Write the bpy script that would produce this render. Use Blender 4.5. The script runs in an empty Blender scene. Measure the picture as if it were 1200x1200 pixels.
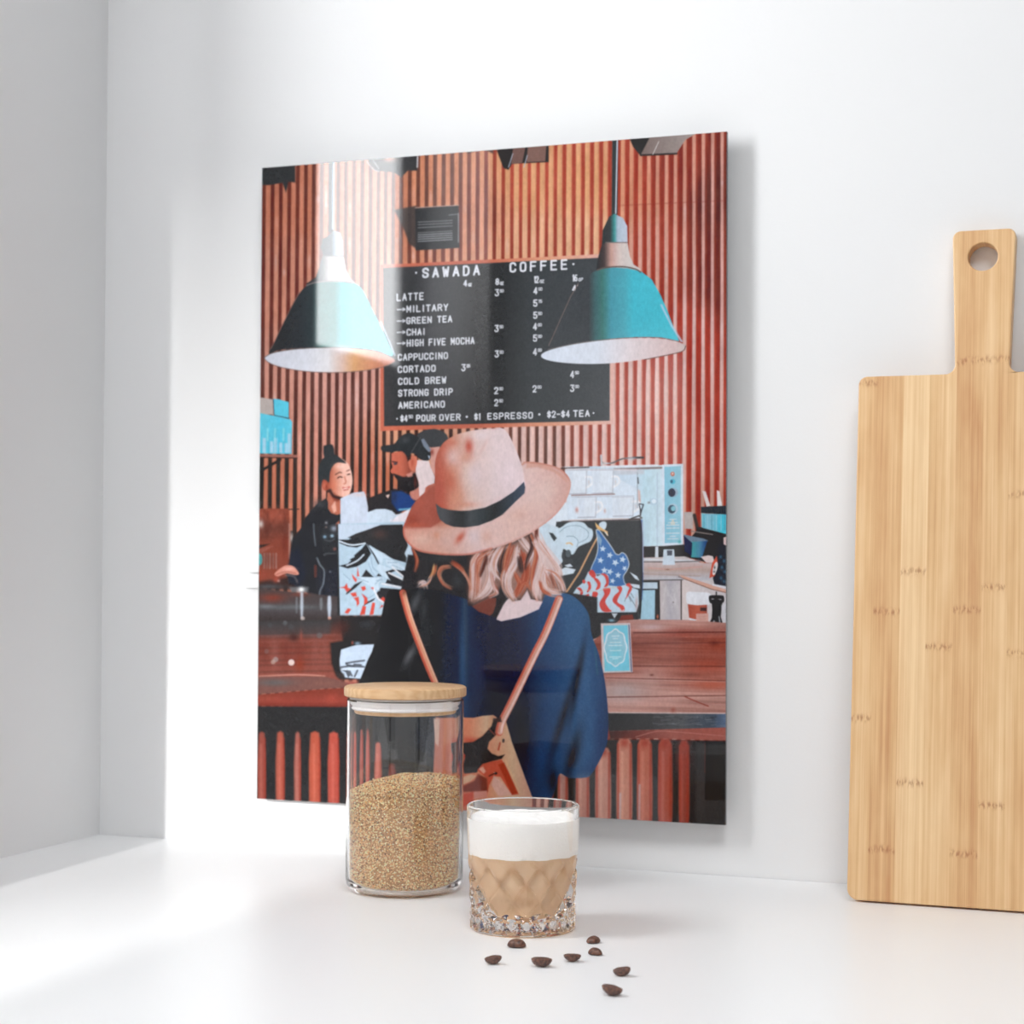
import bpy, bmesh, math, random
import numpy as np
from mathutils import Vector, Matrix
S = bpy.context.scene
C = S.collection
# ---------------------------------------------------------------- camera
CAMX, CAMY, CAMZ, YAW, PITCH, ROLL, FPX = 0.844192, -1.581387, 0.274296, 0.35991, 0.025583, 0.004996, 2169.56
PW, PH, PZ, PGAP = 0.454217, 0.6, 0.046672, 0.02       # the print: width, height, lower edge above the counter, front face to wall
cam_d = bpy.data.cameras.new('camera'); cam = bpy.data.objects.new('camera', cam_d); C.objects.link(cam)
cy, sy, cp, sp = math.cos(YAW), math.sin(YAW), math.cos(PITCH), math.sin(PITCH)
fw = Vector((-sy*cp, cy*cp, sp)); rt = Vector((cy, sy, 0)); up = rt.cross(fw)
r2 = math.cos(ROLL)*rt+math.sin(ROLL)*up; u2 = -math.sin(ROLL)*rt+math.cos(ROLL)*up
cam.matrix_world = Matrix(((r2.x, u2.x, -fw.x, CAMX), (r2.y, u2.y, -fw.y, CAMY), (r2.z, u2.z, -fw.z, CAMZ), (0, 0, 0, 1)))
cam_d.sensor_width = 36; cam_d.lens = FPX/1200*36; cam_d.clip_start = .02
cam_d.dof.use_dof = True; cam_d.dof.focus_distance = 1.40; cam_d.dof.aperture_fstop = 9
S.camera = cam
# ---------------------------------------------------------------- light
wd = bpy.data.worlds.new('world'); S.world = wd; wd.use_nodes = True
wd.node_tree.nodes['Background'].inputs['Color'].default_value = (1.0, 0.98, 0.965, 1)
wd.node_tree.nodes['Background'].inputs['Strength'].default_value = 0.07
sd = bpy.data.lights.new('low_daylight', 'AREA'); sun = bpy.data.objects.new('low_daylight', sd); C.objects.link(sun)
sd.shape = 'RECTANGLE'; sd.size = .022; sd.size_y = .16; sd.energy = 105; sd.color = (1, .99, .97)
sun.matrix_world = Matrix(((1, 0, 0, .061), (0, 0, -1, -3.5), (0, 1, 0, .90), (0, 0, 0, 1)))       # bright slit beyond the front wall's slot, shining to +y
def window_light(name, z0, z1, energy):
    d = bpy.data.lights.new(name, 'AREA'); o = bpy.data.objects.new(name, d); C.objects.link(o)
    d.shape = 'RECTANGLE'; d.size = .74; d.size_y = z1-z0; d.energy = energy; d.color = (.965, .985, 1)
    o.matrix_world = Matrix(((0, 0, -1, -.345), (-1, 0, 0, -.79), (0, 1, 0, (z0+z1)/2), (0, 0, 0, 1)))   # outside the left window, shining to +x
window_light('window_daylight', .42, .92, 19)            # hazy lower sky
window_light('window_fill_high', .93, 1.32, 20)      # upper fill added to brighten wall and counter, clear of the print's reflection
cd = bpy.data.lights.new('overhead_fill', 'AREA'); cl = bpy.data.objects.new('overhead_fill', cd); C.objects.link(cl)
cd.shape = 'SQUARE'; cd.size = .8; cd.energy = 28; cd.color = (.975, .985, 1); cl.location = (1.1, -1.65, 1.95)  # soft overhead light added to brighten the counter, no fitting behind it
S.view_settings.view_transform = 'Standard'; S.view_settings.look = 'None'; S.view_settings.gamma = 1
S.view_settings.exposure = 0.05; S.view_settings.use_curve_mapping = False
S.cycles.use_denoising = True; S.cycles.max_bounces = 32; S.cycles.transmission_bounces = 24; S.cycles.diffuse_bounces = 12; S.cycles.glossy_bounces = 16
S.cycles.sample_clamp_indirect = 0; S.cycles.blur_glossy = 0
PRINT_GAIN = .86
# ---------------------------------------------------------------- helpers
def mat(name, col, rough=.5, spec=.5, **kw):
    m = bpy.data.materials.new(name); m.use_nodes = True; b = m.node_tree.nodes['Principled BSDF']
    b.inputs['Base Color'].default_value = (*col, 1); b.inputs['Roughness'].default_value = rough; b.inputs['Specular IOR Level'].default_value = spec
    for k, v in kw.items(): b.inputs[k].default_value = v
    return m
def lin(r, g, b): return tuple((c/255/12.92 if c/255 <= .04045 else ((c/255+.055)/1.055)**2.4) for c in (r, g, b))
class NT:
    def __init__(s, m): s.t = m.node_tree; s.b = s.t.nodes['Principled BSDF']
    def n(s, typ, **kw):
        x = s.t.nodes.new(typ)
        for k, v in kw.items():
            if k.startswith('i_'):
                key = k[2:]; key = int(key) if key.isdigit() else key.replace('_', ' ')
                x.inputs[key].default_value = v
            else: setattr(x, k, v)
        return x
    def l(s, a, b): s.t.links.new(a, b)
    def bump(s, h, strength, dist):
        x = s.n('ShaderNodeBump'); x.inputs['Strength'].default_value = strength; x.inputs['Distance'].default_value = dist
        s.l(h, x.inputs['Height']); s.l(x.outputs[0], s.b.inputs['Normal']); return x
def obj(name, bm, m, parent=None, smooth=False, angle=None):
    me = bpy.data.meshes.new(name)
    if isinstance(bm, bmesh.types.BMesh):
        bm.normal_update(); bm.to_mesh(me); bm.free()
    else: me = bm; me.name = name
    if m is not None: me.materials.append(m)
    if smooth or angle is not None:
        me.shade_smooth()
        if angle is not None: me.set_sharp_from_angle(angle=math.radians(angle))
    o = bpy.data.objects.new(name, me); C.objects.link(o)
    if parent is not None: o.parent = parent
    return o
def thing(name, label, cat, loc=(0, 0, 0), group=None):
    o = bpy.data.objects.new(name, None); o.empty_display_size = .02; C.objects.link(o); o.location = loc
    return tag(o, label, cat, group)
def tag(o, label, cat, group=None):
    o['label'] = label; o['category'] = cat
    if group: o['group'] = group
    return o
def struct(name, bm, m, **k):
    o = obj(name, bm, m, **k); o['kind'] = 'structure'; return o
def box(bm, x0, x1, y0, y1, z0, z1, bev=0):
    v = [bm.verts.new((x, y, z)) for z in (z0, z1) for y in (y0, y1) for x in (x0, x1)]
    fs = [bm.faces.new([v[i] for i in q]) for q in ((0, 2, 3, 1), (4, 5, 7, 6), (0, 1, 5, 4), (2, 6, 7, 3), (0, 4, 6, 2), (1, 3, 7, 5))]
    if bev:
        es = list({e for f in fs for e in f.edges}); bmesh.ops.bevel(bm, geom=es, offset=bev, segments=3, affect='EDGES', profile=.5)
    return bm
def lathe(prof, seg=96, closed=False, bm=None):
    """spin (radius, height) rows round z; radius 0 rows collapse to one vertex"""
    bm = bm or bmesh.new(); rows = []
    for r, z in prof:
        if r <= 1e-6: rows.append([bm.verts.new((0, 0, z))])
        else: rows.append([bm.verts.new((r*math.cos(2*math.pi*i/seg), r*math.sin(2*math.pi*i/seg), z)) for i in range(seg)])
    pairs = list(zip(rows[:-1], rows[1:]))+([(rows[-1], rows[0])] if closed else [])
    for a, b in pairs:
        for i in range(seg):
            j = (i+1) % seg
            if len(a) == 1 and len(b) == 1: continue
            if len(a) == 1: bm.faces.new((a[0], b[j], b[i]))
            elif len(b) == 1: bm.faces.new((a[i], a[j], b[0]))
            else: bm.faces.new((a[i], a[j], b[j], b[i]))
    bmesh.ops.recalc_face_normals(bm, faces=bm.faces)
    return bm
def np_mesh(name, V, F):
    """mesh from arrays: V (n,3), F (m,3)"""
    me = bpy.data.meshes.new(name); me.vertices.add(len(V)); me.vertices.foreach_set('co', V.astype(np.float32).ravel())
    me.loops.add(F.size); me.loops.foreach_set('vertex_index', F.astype(np.int32).ravel())
    me.polygons.add(len(F)); me.polygons.foreach_set('loop_start', np.arange(0, F.size, 3, dtype=np.int32))
    me.update(calc_edges=True); return me
# ---------------------------------------------------------------- the setting
m_wall = mat('wall_paint', (.77, .773, .778), .7, .25); t = NT(m_wall)
tc = t.n('ShaderNodeTexCoord'); nz = t.n('ShaderNodeTexNoise', i_Scale=420., i_Detail=4.); t.l(tc.outputs['Object'], nz.inputs['Vector']); t.bump(nz.outputs[0], .12, .0006)
m_counter = mat('counter_laminate', (.87, .877, .884), .33, .35); t = NT(m_counter)
tc = t.n('ShaderNodeTexCoord'); nz = t.n('ShaderNodeTexNoise', i_Scale=60., i_Detail=5.); t.l(tc.outputs['Object'], nz.inputs['Vector']); t.bump(nz.outputs[0], .05, .0006)
m_frame = mat('window_frame_paint', (.82, .82, .82), .4)
m_floor = mat('floor_boards', (.52, .47, .42), .5)
XL = -.186022
struct('wall_back', box(bmesh.new(), XL-.12, 2.6, 0, .12, -.9, 2.4), m_wall)
bm = bmesh.new()          # left wall with its window opening, seen only in reflections
WY0, WY1, WZ0, WZ1 = -.762, -.508, .535, 1.70
box(bm, XL-.03, XL, WY1, 0, -.9, 2.4); box(bm, XL-.03, XL, WY0-.09, WY1, -.9, WZ0); box(bm, XL-.03, XL, WY0-.09, WY1, WZ1, 2.4); box(bm, XL-.03, XL, -2.6, WY0-.09, -.9, 2.4); box(bm, XL-.002, XL, WY0-.09, WY0, WZ0, WZ1)
struct('wall_left', bm, m_wall)
struct('shade_blocker', box(bmesh.new(), XL, -.071, -.86, -.80, -.9, 2.4), m_wall)          # unseen blocker added to cast the corner's shadow edge
bm = bmesh.new(); box(bm, XL-.12, -.11, -2.72, -2.6, -.9, 2.4); box(bm, -.11, .084, -2.72, -2.6, .785, 2.4); box(bm, .084, 2.6, -2.72, -2.6, -.9, 2.4)  # unseen wall, its slot shaped to bound the low daylight patch
struct('wall_front', bm, m_wall)
bm = bmesh.new()
box(bm, XL-.05, XL-.03, WY0-.102, WY0-.09, WZ0, WZ1); box(bm, XL-.05, XL-.03, WY1-.012, WY1, WZ0, WZ1); box(bm, XL-.05, XL-.03, WY0-.09, WY1, WZ0, WZ0+.012); box(bm, XL-.05, XL-.03, WY0-.09, WY1, WZ1-.012, WZ1)
struct('window_1', bm, m_frame)
struct('countertop', box(bmesh.new(), XL, 2.6, -.72, -.0009, -.035, 0), m_counter)
struct('floor', box(bmesh.new(), XL-.12, 2.6, -2.72, .12, -.95, -.9), m_floor)
bm = bmesh.new(); box(bm, XL, 2.6, -.68, 0, -.9, -.036); struct('trim_2', bm, m_wall)       # cupboard fronts under the counter, out of view
# ---------------------------------------------------------------- the flat printed picture (drawn here, stroke by stroke, into an image)
TW, TH = 1200, 1600
CAMP = dict(pos=np.array([CAMX, CAMY, CAMZ]), yaw=YAW, pitch=PITCH, roll=ROLL, f=FPX)
def cam_axes():
    cy, sy, cp, sp = np.cos(YAW), np.sin(YAW), np.cos(PITCH), np.sin(PITCH)
    fw = np.array([-sy*cp, cy*cp, sp]); r = np.array([cy, sy, 0.]); u = np.cross(r, fw)
    cr, sr = np.cos(ROLL), np.sin(ROLL)
    return cr*r+sr*u, -sr*r+cr*u, fw
def plane_to_px(s, t):                    # s, t: metres on the print from its lower left corner
    r, u, f = cam_axes()
    dx = s-CAMX; dy = -PGAP-CAMY; dz = t+PZ-CAMZ
    z = dx*f[0]+dy*f[1]+dz*f[2]
    return 600+FPX*(dx*r[0]+dy*r[1]+dz*r[2])/z, 600-FPX*(dx*u[0]+dy*u[1]+dz*u[2])/z
def px_to_plane(x, y):
    r, u, f = cam_axes()
    d = [f[i]+r[i]*(x-600)/FPX-u[i]*(y-600)/FPX for i in range(3)]
    k = (-PGAP-CAMY)/d[1]
    return CAMX+k*d[0], CAMZ+k*d[2]-PZ
_s = (np.arange(TW, dtype=np.float64)+.5)/TW*PW
_t = (np.arange(TH, dtype=np.float64)+.5)/TH*PH
PX, PY = plane_to_px(_s[None, :], _t[:, None])
PX = PX.astype(np.float32); PY = PY.astype(np.float32)
IMG = np.zeros((TH, TW, 3), np.float32)
CLIP = [None]
rngp = np.random.default_rng(7)
def window(x0, y0, x1, y1):
    c = [px_to_plane(x, y) for x in (x0, x1) for y in (y0, y1)]
    a = int(max(0, min(p[0] for p in c)/PW*TW-2)); b = int(min(TW, max(p[0] for p in c)/PW*TW+3))
    d = int(max(0, min(p[1] for p in c)/PH*TH-2)); e = int(min(TH, max(p[1] for p in c)/PH*TH+3))
    return slice(d, max(e, d)), slice(a, max(b, a))
def curve(p, closed=True, n=5):
    p = np.asarray(p, float); N = len(p); out = []
    for i in range(N if closed else N-1):
        if closed: a, b, c, d = p[i-1], p[i], p[(i+1) % N], p[(i+2) % N]
        else: a, b, c, d = p[max(i-1, 0)], p[i], p[i+1], p[min(i+2, N-1)]
        for k in range(n):
            t = k/n; out.append(.5*((2*b)+(c-a)*t+(2*a-5*b+4*c-d)*t*t+(3*b-a-3*c+d)*t**3))
    if not closed: out.append(p[-1])
    return np.array(out)
def blend(w, cov, col, alpha):
    if CLIP[0] is not None: cov = cov*CLIP[0][w]
    cov = (cov*alpha)[..., None]
    if callable(col): col = col(PX[w], PY[w])
    if isinstance(col, (list, tuple)): col = np.array(col, np.float32)
    IMG[w] = IMG[w]*(1-cov)+col*cov
def poly_cov(pts, w, soft):
    X, Y = PX[w], PY[w]; d2 = np.full(X.shape, 1e9, np.float32); ins = np.zeros(X.shape, bool)
    for i in range(len(pts)):
        ax, ay = pts[i-1]; bx, by = pts[i]
        ex, ey = bx-ax, by-ay; L = ex*ex+ey*ey+1e-9
        t = np.clip(((X-ax)*ex+(Y-ay)*ey)/L, 0, 1)
        d2 = np.minimum(d2, (X-ax-t*ex)**2+(Y-ay-t*ey)**2)
        if ay != by: ins ^= ((ay > Y) != (by > Y)) & (X < ex*(Y-ay)/(by-ay)+ax)
    d = np.sqrt(d2); d = np.where(ins, d, -d)
    c = np.clip(.5+d/soft, 0, 1); return c*c*(3-2*c)
def fill(pts, col, soft=1.0, smooth=False, alpha=1., o=(0, 0, 1)):
    pts = np.asarray(pts, float)/o[2]+np.array(o[:2])
    if smooth: pts = curve(pts)
    w = window(pts[:, 0].min()-soft, pts[:, 1].min()-soft, pts[:, 0].max()+soft, pts[:, 1].max()+soft)
    if w[0].stop <= w[0].start or w[1].stop <= w[1].start: return
    blend(w, poly_cov(pts, w, soft), col, alpha)
def mask(pts, soft=1.0, smooth=False, o=(0, 0, 1)):
    pts = np.asarray(pts, float)/o[2]+np.array(o[:2])
    if smooth: pts = curve(pts)
    M = np.zeros((TH, TW), np.float32)
    w = window(pts[:, 0].min()-soft, pts[:, 1].min()-soft, pts[:, 0].max()+soft, pts[:, 1].max()+soft)
    M[w] = poly_cov(pts, w, soft); return M
def stroke(pts, wd, col, soft=.8, smooth=False, alpha=1., o=(0, 0, 1), taper=None):
    pts = np.asarray(pts, float)/o[2]+np.array(o[:2])
    if smooth: pts = curve(pts, False, 4)
    m = wd+soft
    w = window(pts[:, 0].min()-m, pts[:, 1].min()-m, pts[:, 0].max()+m, pts[:, 1].max()+m)
    if w[0].stop <= w[0].start or w[1].stop <= w[1].start: return
    X, Y = PX[w], PY[w]; best = np.full(X.shape, -1e9, np.float32); n = len(pts)-1
    for i in range(n):
        ax, ay = pts[i]; bx, by = pts[i+1]; ex, ey = bx-ax, by-ay
        t = np.clip(((X-ax)*ex+(Y-ay)*ey)/(ex*ex+ey*ey+1e-9), 0, 1)
        h = wd/2
        if taper is not None:
            q = (i+t)/n; h = wd/2*(taper[0]+(1-taper[0])*np.clip(q*3, 0, 1))*(taper[1]+(1-taper[1])*np.clip((1-q)*2.2, 0, 1))
        best = np.maximum(best, h-np.sqrt((X-ax-t*ex)**2+(Y-ay-t*ey)**2))
    blend(w, np.clip(.5+best/soft, 0, 1), col, alpha)
def blob(cx, cy, rx, ry, col, alpha=1., ang=0., o=(0, 0, 1)):
    cx = cx/o[2]+o[0]; cy = cy/o[2]+o[1]; rx /= o[2]; ry /= o[2]; R = max(rx, ry)*2.2
    w = window(cx-R, cy-R, cx+R, cy+R)
    if w[0].stop <= w[0].start or w[1].stop <= w[1].start: return
    X, Y = PX[w]-cx, PY[w]-cy; c, s = math.cos(ang), math.sin(ang)
    q = ((X*c+Y*s)/rx)**2+((Y*c-X*s)/ry)**2
    blend(w, np.exp(-q), col, alpha)
def ell(cx, cy, rx, ry, col, soft=.8, ang=0., o=(0, 0, 1), alpha=1., n=20):
    c, s = math.cos(ang), math.sin(ang)
    fill([(cx+rx*math.cos(t)*c-ry*math.sin(t)*s, cy+rx*math.cos(t)*s+ry*math.sin(t)*c) for t in [6.2832*k/n for k in range(n)]], col, soft, alpha=alpha, o=o)
def grad(stops, axis='x'):                # stops: [(position, colour), ...] along x or y of the printed picture
    ps = [s[0] for s in stops]; cs = np.array([s[1] for s in stops], np.float32)
    return lambda X, Y: np.stack([np.interp(X if axis == 'x' else Y, ps, cs[:, k]) for k in range(3)], -1).astype(np.float32)
def noise(seed, sx, sy):                  # smooth value noise over the sheet, cells of sx by sy texels
    r = np.random.default_rng(seed); nx, ny = int(TW/sx)+3, int(TH/sy)+3
    g = r.random((ny, nx)).astype(np.float32)
    x = np.arange(TW)/sx; y = np.arange(TH)/sy; xi = x.astype(int); yi = y.astype(int)
    fx = (x-xi)[None, :]; fy = (y-yi)[:, None]; fx = fx*fx*(3-2*fx); fy = fy*fy*(3-2*fy)
    a = g[yi][:, xi]; b = g[yi][:, xi+1]; c = g[yi+1][:, xi]; d = g[yi+1][:, xi+1]
    return (a*(1-fx)*(1-fy)+b*fx*(1-fy)+c*(1-fx)*fy+d*fx*fy).astype(np.float32)-.5

# --- stroke lettering
G = {
 'A': [[(0,0),(.5,1),(1,0)],[(.2,.33),(.8,.33)]], 'B': [[(0,0),(0,1),(.7,1),(.95,.85),(.95,.65),(.7,.52),(0,.52)],[(.7,.52),(1,.38),(1,.15),(.7,0),(0,0)]],
 'C': [[(1,.75),(.9,.93),(.5,1),(.1,.93),(0,.75),(0,.25),(.1,.07),(.5,0),(.9,.07),(1,.25)]],
 'D': [[(0,0),(0,1),(.6,1),(.95,.8),(1,.5),(.95,.2),(.6,0),(0,0)]], 'E': [[(.95,1),(0,1),(0,0),(.95,0)],[(0,.52),(.8,.52)]],
 'F': [[(.95,1),(0,1),(0,0)],[(0,.52),(.8,.52)]], 'G': [[(1,.75),(.9,.93),(.5,1),(.1,.93),(0,.75),(0,.25),(.1,.07),(.5,0),(.9,.07),(1,.25),(1,.45),(.55,.45)]],
 'H': [[(0,0),(0,1)],[(1,0),(1,1)],[(0,.5),(1,.5)]], 'I': [[(.5,0),(.5,1)]], 'L': [[(0,1),(0,0),(.9,0)]],
 'M': [[(0,0),(0,1),(.5,.3),(1,1),(1,0)]], 'N': [[(0,0),(0,1),(1,0),(1,1)]],
 'O': [[(.5,1),(.1,.93),(0,.75),(0,.25),(.1,.07),(.5,0),(.9,.07),(1,.25),(1,.75),(.9,.93),(.5,1)]],
 'P': [[(0,0),(0,1),(.7,1),(1,.87),(1,.6),(.7,.45),(0,.45)]], 'R': [[(0,0),(0,1),(.7,1),(1,.87),(1,.65),(.7,.5),(0,.5)],[(.55,.5),(1,0)]],
 'S': [[(1,.78),(.85,.95),(.5,1),(.12,.92),(0,.75),(.15,.58),(.85,.43),(1,.25),(.88,.08),(.5,0),(.12,.06),(0,.24)]],
 'T': [[(0,1),(1,1)],[(.5,1),(.5,0)]], 'U': [[(0,1),(0,.25),(.1,.07),(.5,0),(.9,.07),(1,.25),(1,1)]], 'V': [[(0,1),(.5,0),(1,1)]],
 'W': [[(0,1),(.22,0),(.5,.75),(.78,0),(1,1)]], 'Y': [[(0,1),(.5,.45),(1,1)],[(.5,.45),(.5,0)]],
 '0': [[(.5,1),(.1,.9),(0,.7),(0,.3),(.1,.1),(.5,0),(.9,.1),(1,.3),(1,.7),(.9,.9),(.5,1)]], '1': [[(.15,.8),(.55,1),(.55,0)]],
 '2': [[(0,.75),(.15,.95),(.5,1),(.9,.92),(1,.7),(.8,.48),(0,0),(1,0)]], '3': [[(.05,1),(1,1),(.5,.6),(.9,.5),(1,.28),(.85,.07),(.45,0),(.1,.06),(0,.22)]],
 '4': [[(.72,0),(.72,1),(0,.28),(1,.28)]], '5': [[(.95,1),(.1,1),(.05,.55),(.5,.63),(.9,.52),(1,.3),(.85,.06),(.45,0),(.1,.06),(0,.2)]],
 '6': [[(.9,.95),(.4,.95),(.05,.6),(0,.25),(.15,.05),(.5,0),(.88,.07),(1,.28),(.85,.5),(.5,.56),(.08,.45)]], '7': [[(0,1),(1,1),(.4,0)]],
 '8': [[(.5,.52),(.12,.62),(.05,.82),(.5,1),(.95,.82),(.88,.62),(.5,.52),(.05,.4),(0,.18),(.5,0),(1,.18),(.95,.4),(.5,.52)]],
 'o': [[(.5,.6),(0,.45),(0,.15),(.5,0),(1,.15),(1,.45),(.5,.6)]], 'z': [[(0,.6),(1,.6),(0,0),(1,0)]],
 '-': [[(.05,.48),(.95,.48)]], '$': [[(1,.74),(.8,.86),(.5,.9),(.15,.84),(0,.7),(.15,.56),(.85,.44),(1,.28),(.85,.14),(.5,.1),(.15,.14),(0,.26)],[(.5,1.05),(.5,-.05)]],
}
CHALK = (222, 224, 232)
def text(s, x0, x1, ytop, ybot, w=1.6, gap=.66, col=CHALK, alpha=1.):
    """letters between x0 and x1 with cap height ytop..ybot at their left end, set along the sheet"""
    s0, tb = px_to_plane(x0+w/2, ybot-w/2); _, tt = px_to_plane(x0+w/2, ytop+w/2); s1, _ = px_to_plane(x1-w/2, ybot)
    n = sum({' ': .75, 'I': .45, '1': .6}.get(c, 1.) for c in s); cw = (s1-s0)/(n+gap*(len(s)-1)); x = s0
    for c in s:
        a = {' ': .75, 'I': .45, '1': .6}.get(c, 1.)*cw
        for line in G.get(c, []):
            P = [plane_to_px(x+px*a, tb+py*(tt-tb)) for px, py in line]
            stroke(P, w, col, .7, alpha=alpha)
        x += a+gap*cw

def paint_print():
    K = lambda ox, oy, s=7.5: (ox, oy, s)
    # ---- corrugated wall
    ks = [(312.5, 0), (332, 2), (352, 4), (371, 6), (390, 8), (408.7, 10), (437.5, 13), (465.5, 16), (495, 19), (525, 22), (555, 25), (584.4, 28), (615.7, 31), (646, 34), (677.5, 37), (710, 40), (740, 43), (770.5, 46), (802.5, 49), (835, 52), (846, 53)]
    ref_y = [430]*7+[200]*9+[300]*5
    su = [px_to_plane(x, y)[0] for (x, _), y in zip(ks, ref_y)]
    k = np.interp(_s, su, [q[1] for q in ks]); k = np.where(_s > su[-1], 53+(_s-su[-1])/(su[-1]-su[-2]), k); k = np.where(_s < su[0], (_s-su[0])/(su[1]-su[0])*2, k)
    kk = np.repeat(k[None, :], TH, 0)+noise(3, 40, 300)*.10
    ph = np.abs(kk-np.round(kk)); side = kk-np.round(kk)
    anc = [  # x, y, light, dark, width of the light crest
     (320, 230, (196, 124, 98), (104, 46, 36), .27), (400, 220, (192, 120, 92), (98, 50, 42), .27), (320, 330, (192, 130, 108), (100, 46, 40), .27), (440, 240, (194, 124, 96), (100, 56, 48), .27),
     (320, 450, (196, 140, 124), (92, 52, 46), .26), (400, 460, (200, 148, 136), (88, 54, 50), .26), (380, 540, (198, 136, 120), (68, 46, 42), .26), (320, 570, (180, 108, 84), (46, 40, 38), .24), (430, 560, (190, 116, 96), (58, 46, 44), .26),
     (510, 220, (200, 132, 100), (104, 62, 52), .27), (560, 250, (204, 140, 112), (112, 52, 44), .27), (620, 220, (210, 154, 112), (172, 74, 58), .30), (620, 280, (220, 168, 134), (150, 66, 54), .31), (690, 220, (212, 156, 112), (160, 66, 52), .29), (690, 280, (220, 172, 136), (150, 64, 52), .31),
     (740, 220, (206, 140, 110), (156, 58, 44), .25), (790, 200, (200, 140, 120), (130, 46, 36), .20), (845, 230, (198, 150, 140), (92, 42, 36), .16), (760, 300, (206, 152, 136), (150, 54, 40), .24), (845, 330, (206, 160, 152), (110, 44, 36), .17),
     (800, 400, (212, 176, 170), (160, 52, 40), .20), (745, 470, (222, 188, 182), (166, 68, 54), .30), (800, 520, (216, 174, 164), (166, 58, 44), .23), (845, 500, (212, 168, 160), (158, 52, 40), .20), (845, 600, (196, 146, 130), (150, 50, 38), .22), (730, 540, (226, 196, 190), (164, 66, 52), .30),
     (480, 520, (206, 150, 120), (70, 48, 44), .27), (640, 540, (222, 186, 178), (96, 62, 54), .30), (700, 540, (224, 188, 182), (150, 66, 54), .30), (460, 560, (192, 116, 88), (52, 42, 40), .25)]
    Wt = np.zeros((TH, TW), np.float32); Lc = np.zeros((TH, TW, 3), np.float32); Dc = Lc.copy(); wc = Wt.copy()
    for ax, ay, l, d, cw in anc:
        w = 1/(((PX-ax)/40)**2+((PY-ay)/45)**2+.12)**2
        Wt += w; Lc += w[..., None]*np.array(l, np.float32); Dc += w[..., None]*np.array(d, np.float32); wc += w*cw
    Lc /= Wt[..., None]; Dc /= Wt[..., None]; wc /= Wt
    t = np.clip((wc-ph)/.16+.5, 0, 1); t = (t*t*(3-2*t))[..., None]
    col = Dc*(1-t)+Lc*t
    mid = np.clip((side-.08)/.12, 0, 1)*np.clip((.44-side)/.12, 0, 1)   # ochre-red flank on the right of every crest
    col = col+(mid*np.clip((PX-560)/160, 0, 1)*.35)[..., None]*(np.array([186, 84, 62], np.float32)-col)
    IMG[:] = col+(noise(11, 5, 26)*13+noise(12, 22, 90)*18)[..., None]*np.array([1, .9, .85], np.float32)
    for i in range(150):                  # pale worn streaks on the crests
        kx = rngp.integers(0, 54); s = np.interp(kx, [q[1] for q in ks], su)
        x, y = plane_to_px(s, rngp.uniform(.24, .58)); L = rngp.uniform(6, 26)
        stroke([(x, y), (x, y+L)], 2.0, (216, 200, 202), 2.5, alpha=rngp.uniform(.1, .5), taper=(0, 0))
    stroke([(722, 241), (852, 235)], 1.2, (120, 40, 34), 1.5, alpha=.3)
    # ---- ceiling fittings cut by the top edge
    fill([(300, 190), (346, 190), (346, 214), (338, 213), (335, 226), (331, 214), (322, 216), (316, 217), (308, 217), (300, 219)], (48, 50, 52), 1.6)
    fill([(425, 150), (489, 150), (489, 200), (478, 200), (470, 208), (462, 202), (450, 201), (440, 200), (432, 190)], (52, 52, 54), 1.4)
    blob(456, 186, 7, 4, (196, 120, 100), .8)
    stroke([(428, 186), (436, 197), (444, 201)], 1, (150, 150, 155), 1, True); stroke([(436, 186), (444, 198)], 1, (150, 150, 155), 1)
    stroke([(489.5, 180), (489, 196)], 1.4, (200, 200, 205), 1)
    fill([(545, 168), (578, 165), (578, 180), (569, 176), (560, 176), (548, 180)], (58, 44, 42), 3, alpha=.85)
    fill([(576, 160), (643, 158), (643, 190), (600, 192), (596, 199), (590, 197), (585, 184)], (46, 42, 42), 1.4)
    fill([(603, 160), (618, 160), (612, 191), (599, 192)], (112, 84, 78), 1.2); fill([(620, 158), (641, 158), (639, 189), (617, 190)], (122, 92, 84), 1.2)
    stroke([(601, 180), (596, 196)], .9, (170, 180, 195), .8); stroke([(618, 182), (614, 196)], .9, (170, 180, 195), .8)
    fill([(732, 150), (765, 150), (765, 180), (750, 182), (742, 172)], (44, 42, 42), 1.6)
    fill([(763, 158), (822, 153), (803, 164), (792, 181), (751, 181)], grad([(750, (120, 104, 100)), (800, (150, 138, 134)), (822, (176, 165, 160))]), 1.2)
    stroke([(751, 182), (793, 180)], 2, (40, 36, 36), 1.2); stroke([(772, 166), (765, 181)], .8, (205, 200, 200), .8)
    # ---- small wall sign with printed lines
    fill([(462, 246), (488, 241), (488, 292), (480, 286), (472, 266)], (64, 60, 60), 3, alpha=.9)
    fill([(486.5, 243.5), (537.5, 240.5), (538.5, 290.5), (487, 293.5)], (52, 53, 55), 1.2)
    stroke([(486.5, 243.5), (537.5, 240.5)], 1, (178, 150, 140), .8)
    for i, y in enumerate([260, 263, 266.5, 272.5, 275, 277.5, 280, 282.5]):
        stroke([(490, y+.4), (530, y-1.8)], .9, (172, 174, 178), .8, alpha=.9 if i > 3 else .6)
    stroke([(537.2, 250), (537.2, 284)], 1, (150, 152, 155), .8); stroke([(526, 252), (536, 251)], 1, (120, 122, 126), .8)
    # ---- chalkboard with copper frame
    fill([(446, 310.5), (720, 297), (719, 497), (446, 505)], grad([(446, (196, 108, 86)), (560, (190, 98, 76)), (640, (214, 150, 122)), (720, (222, 178, 168))]), 1.2)
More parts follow.
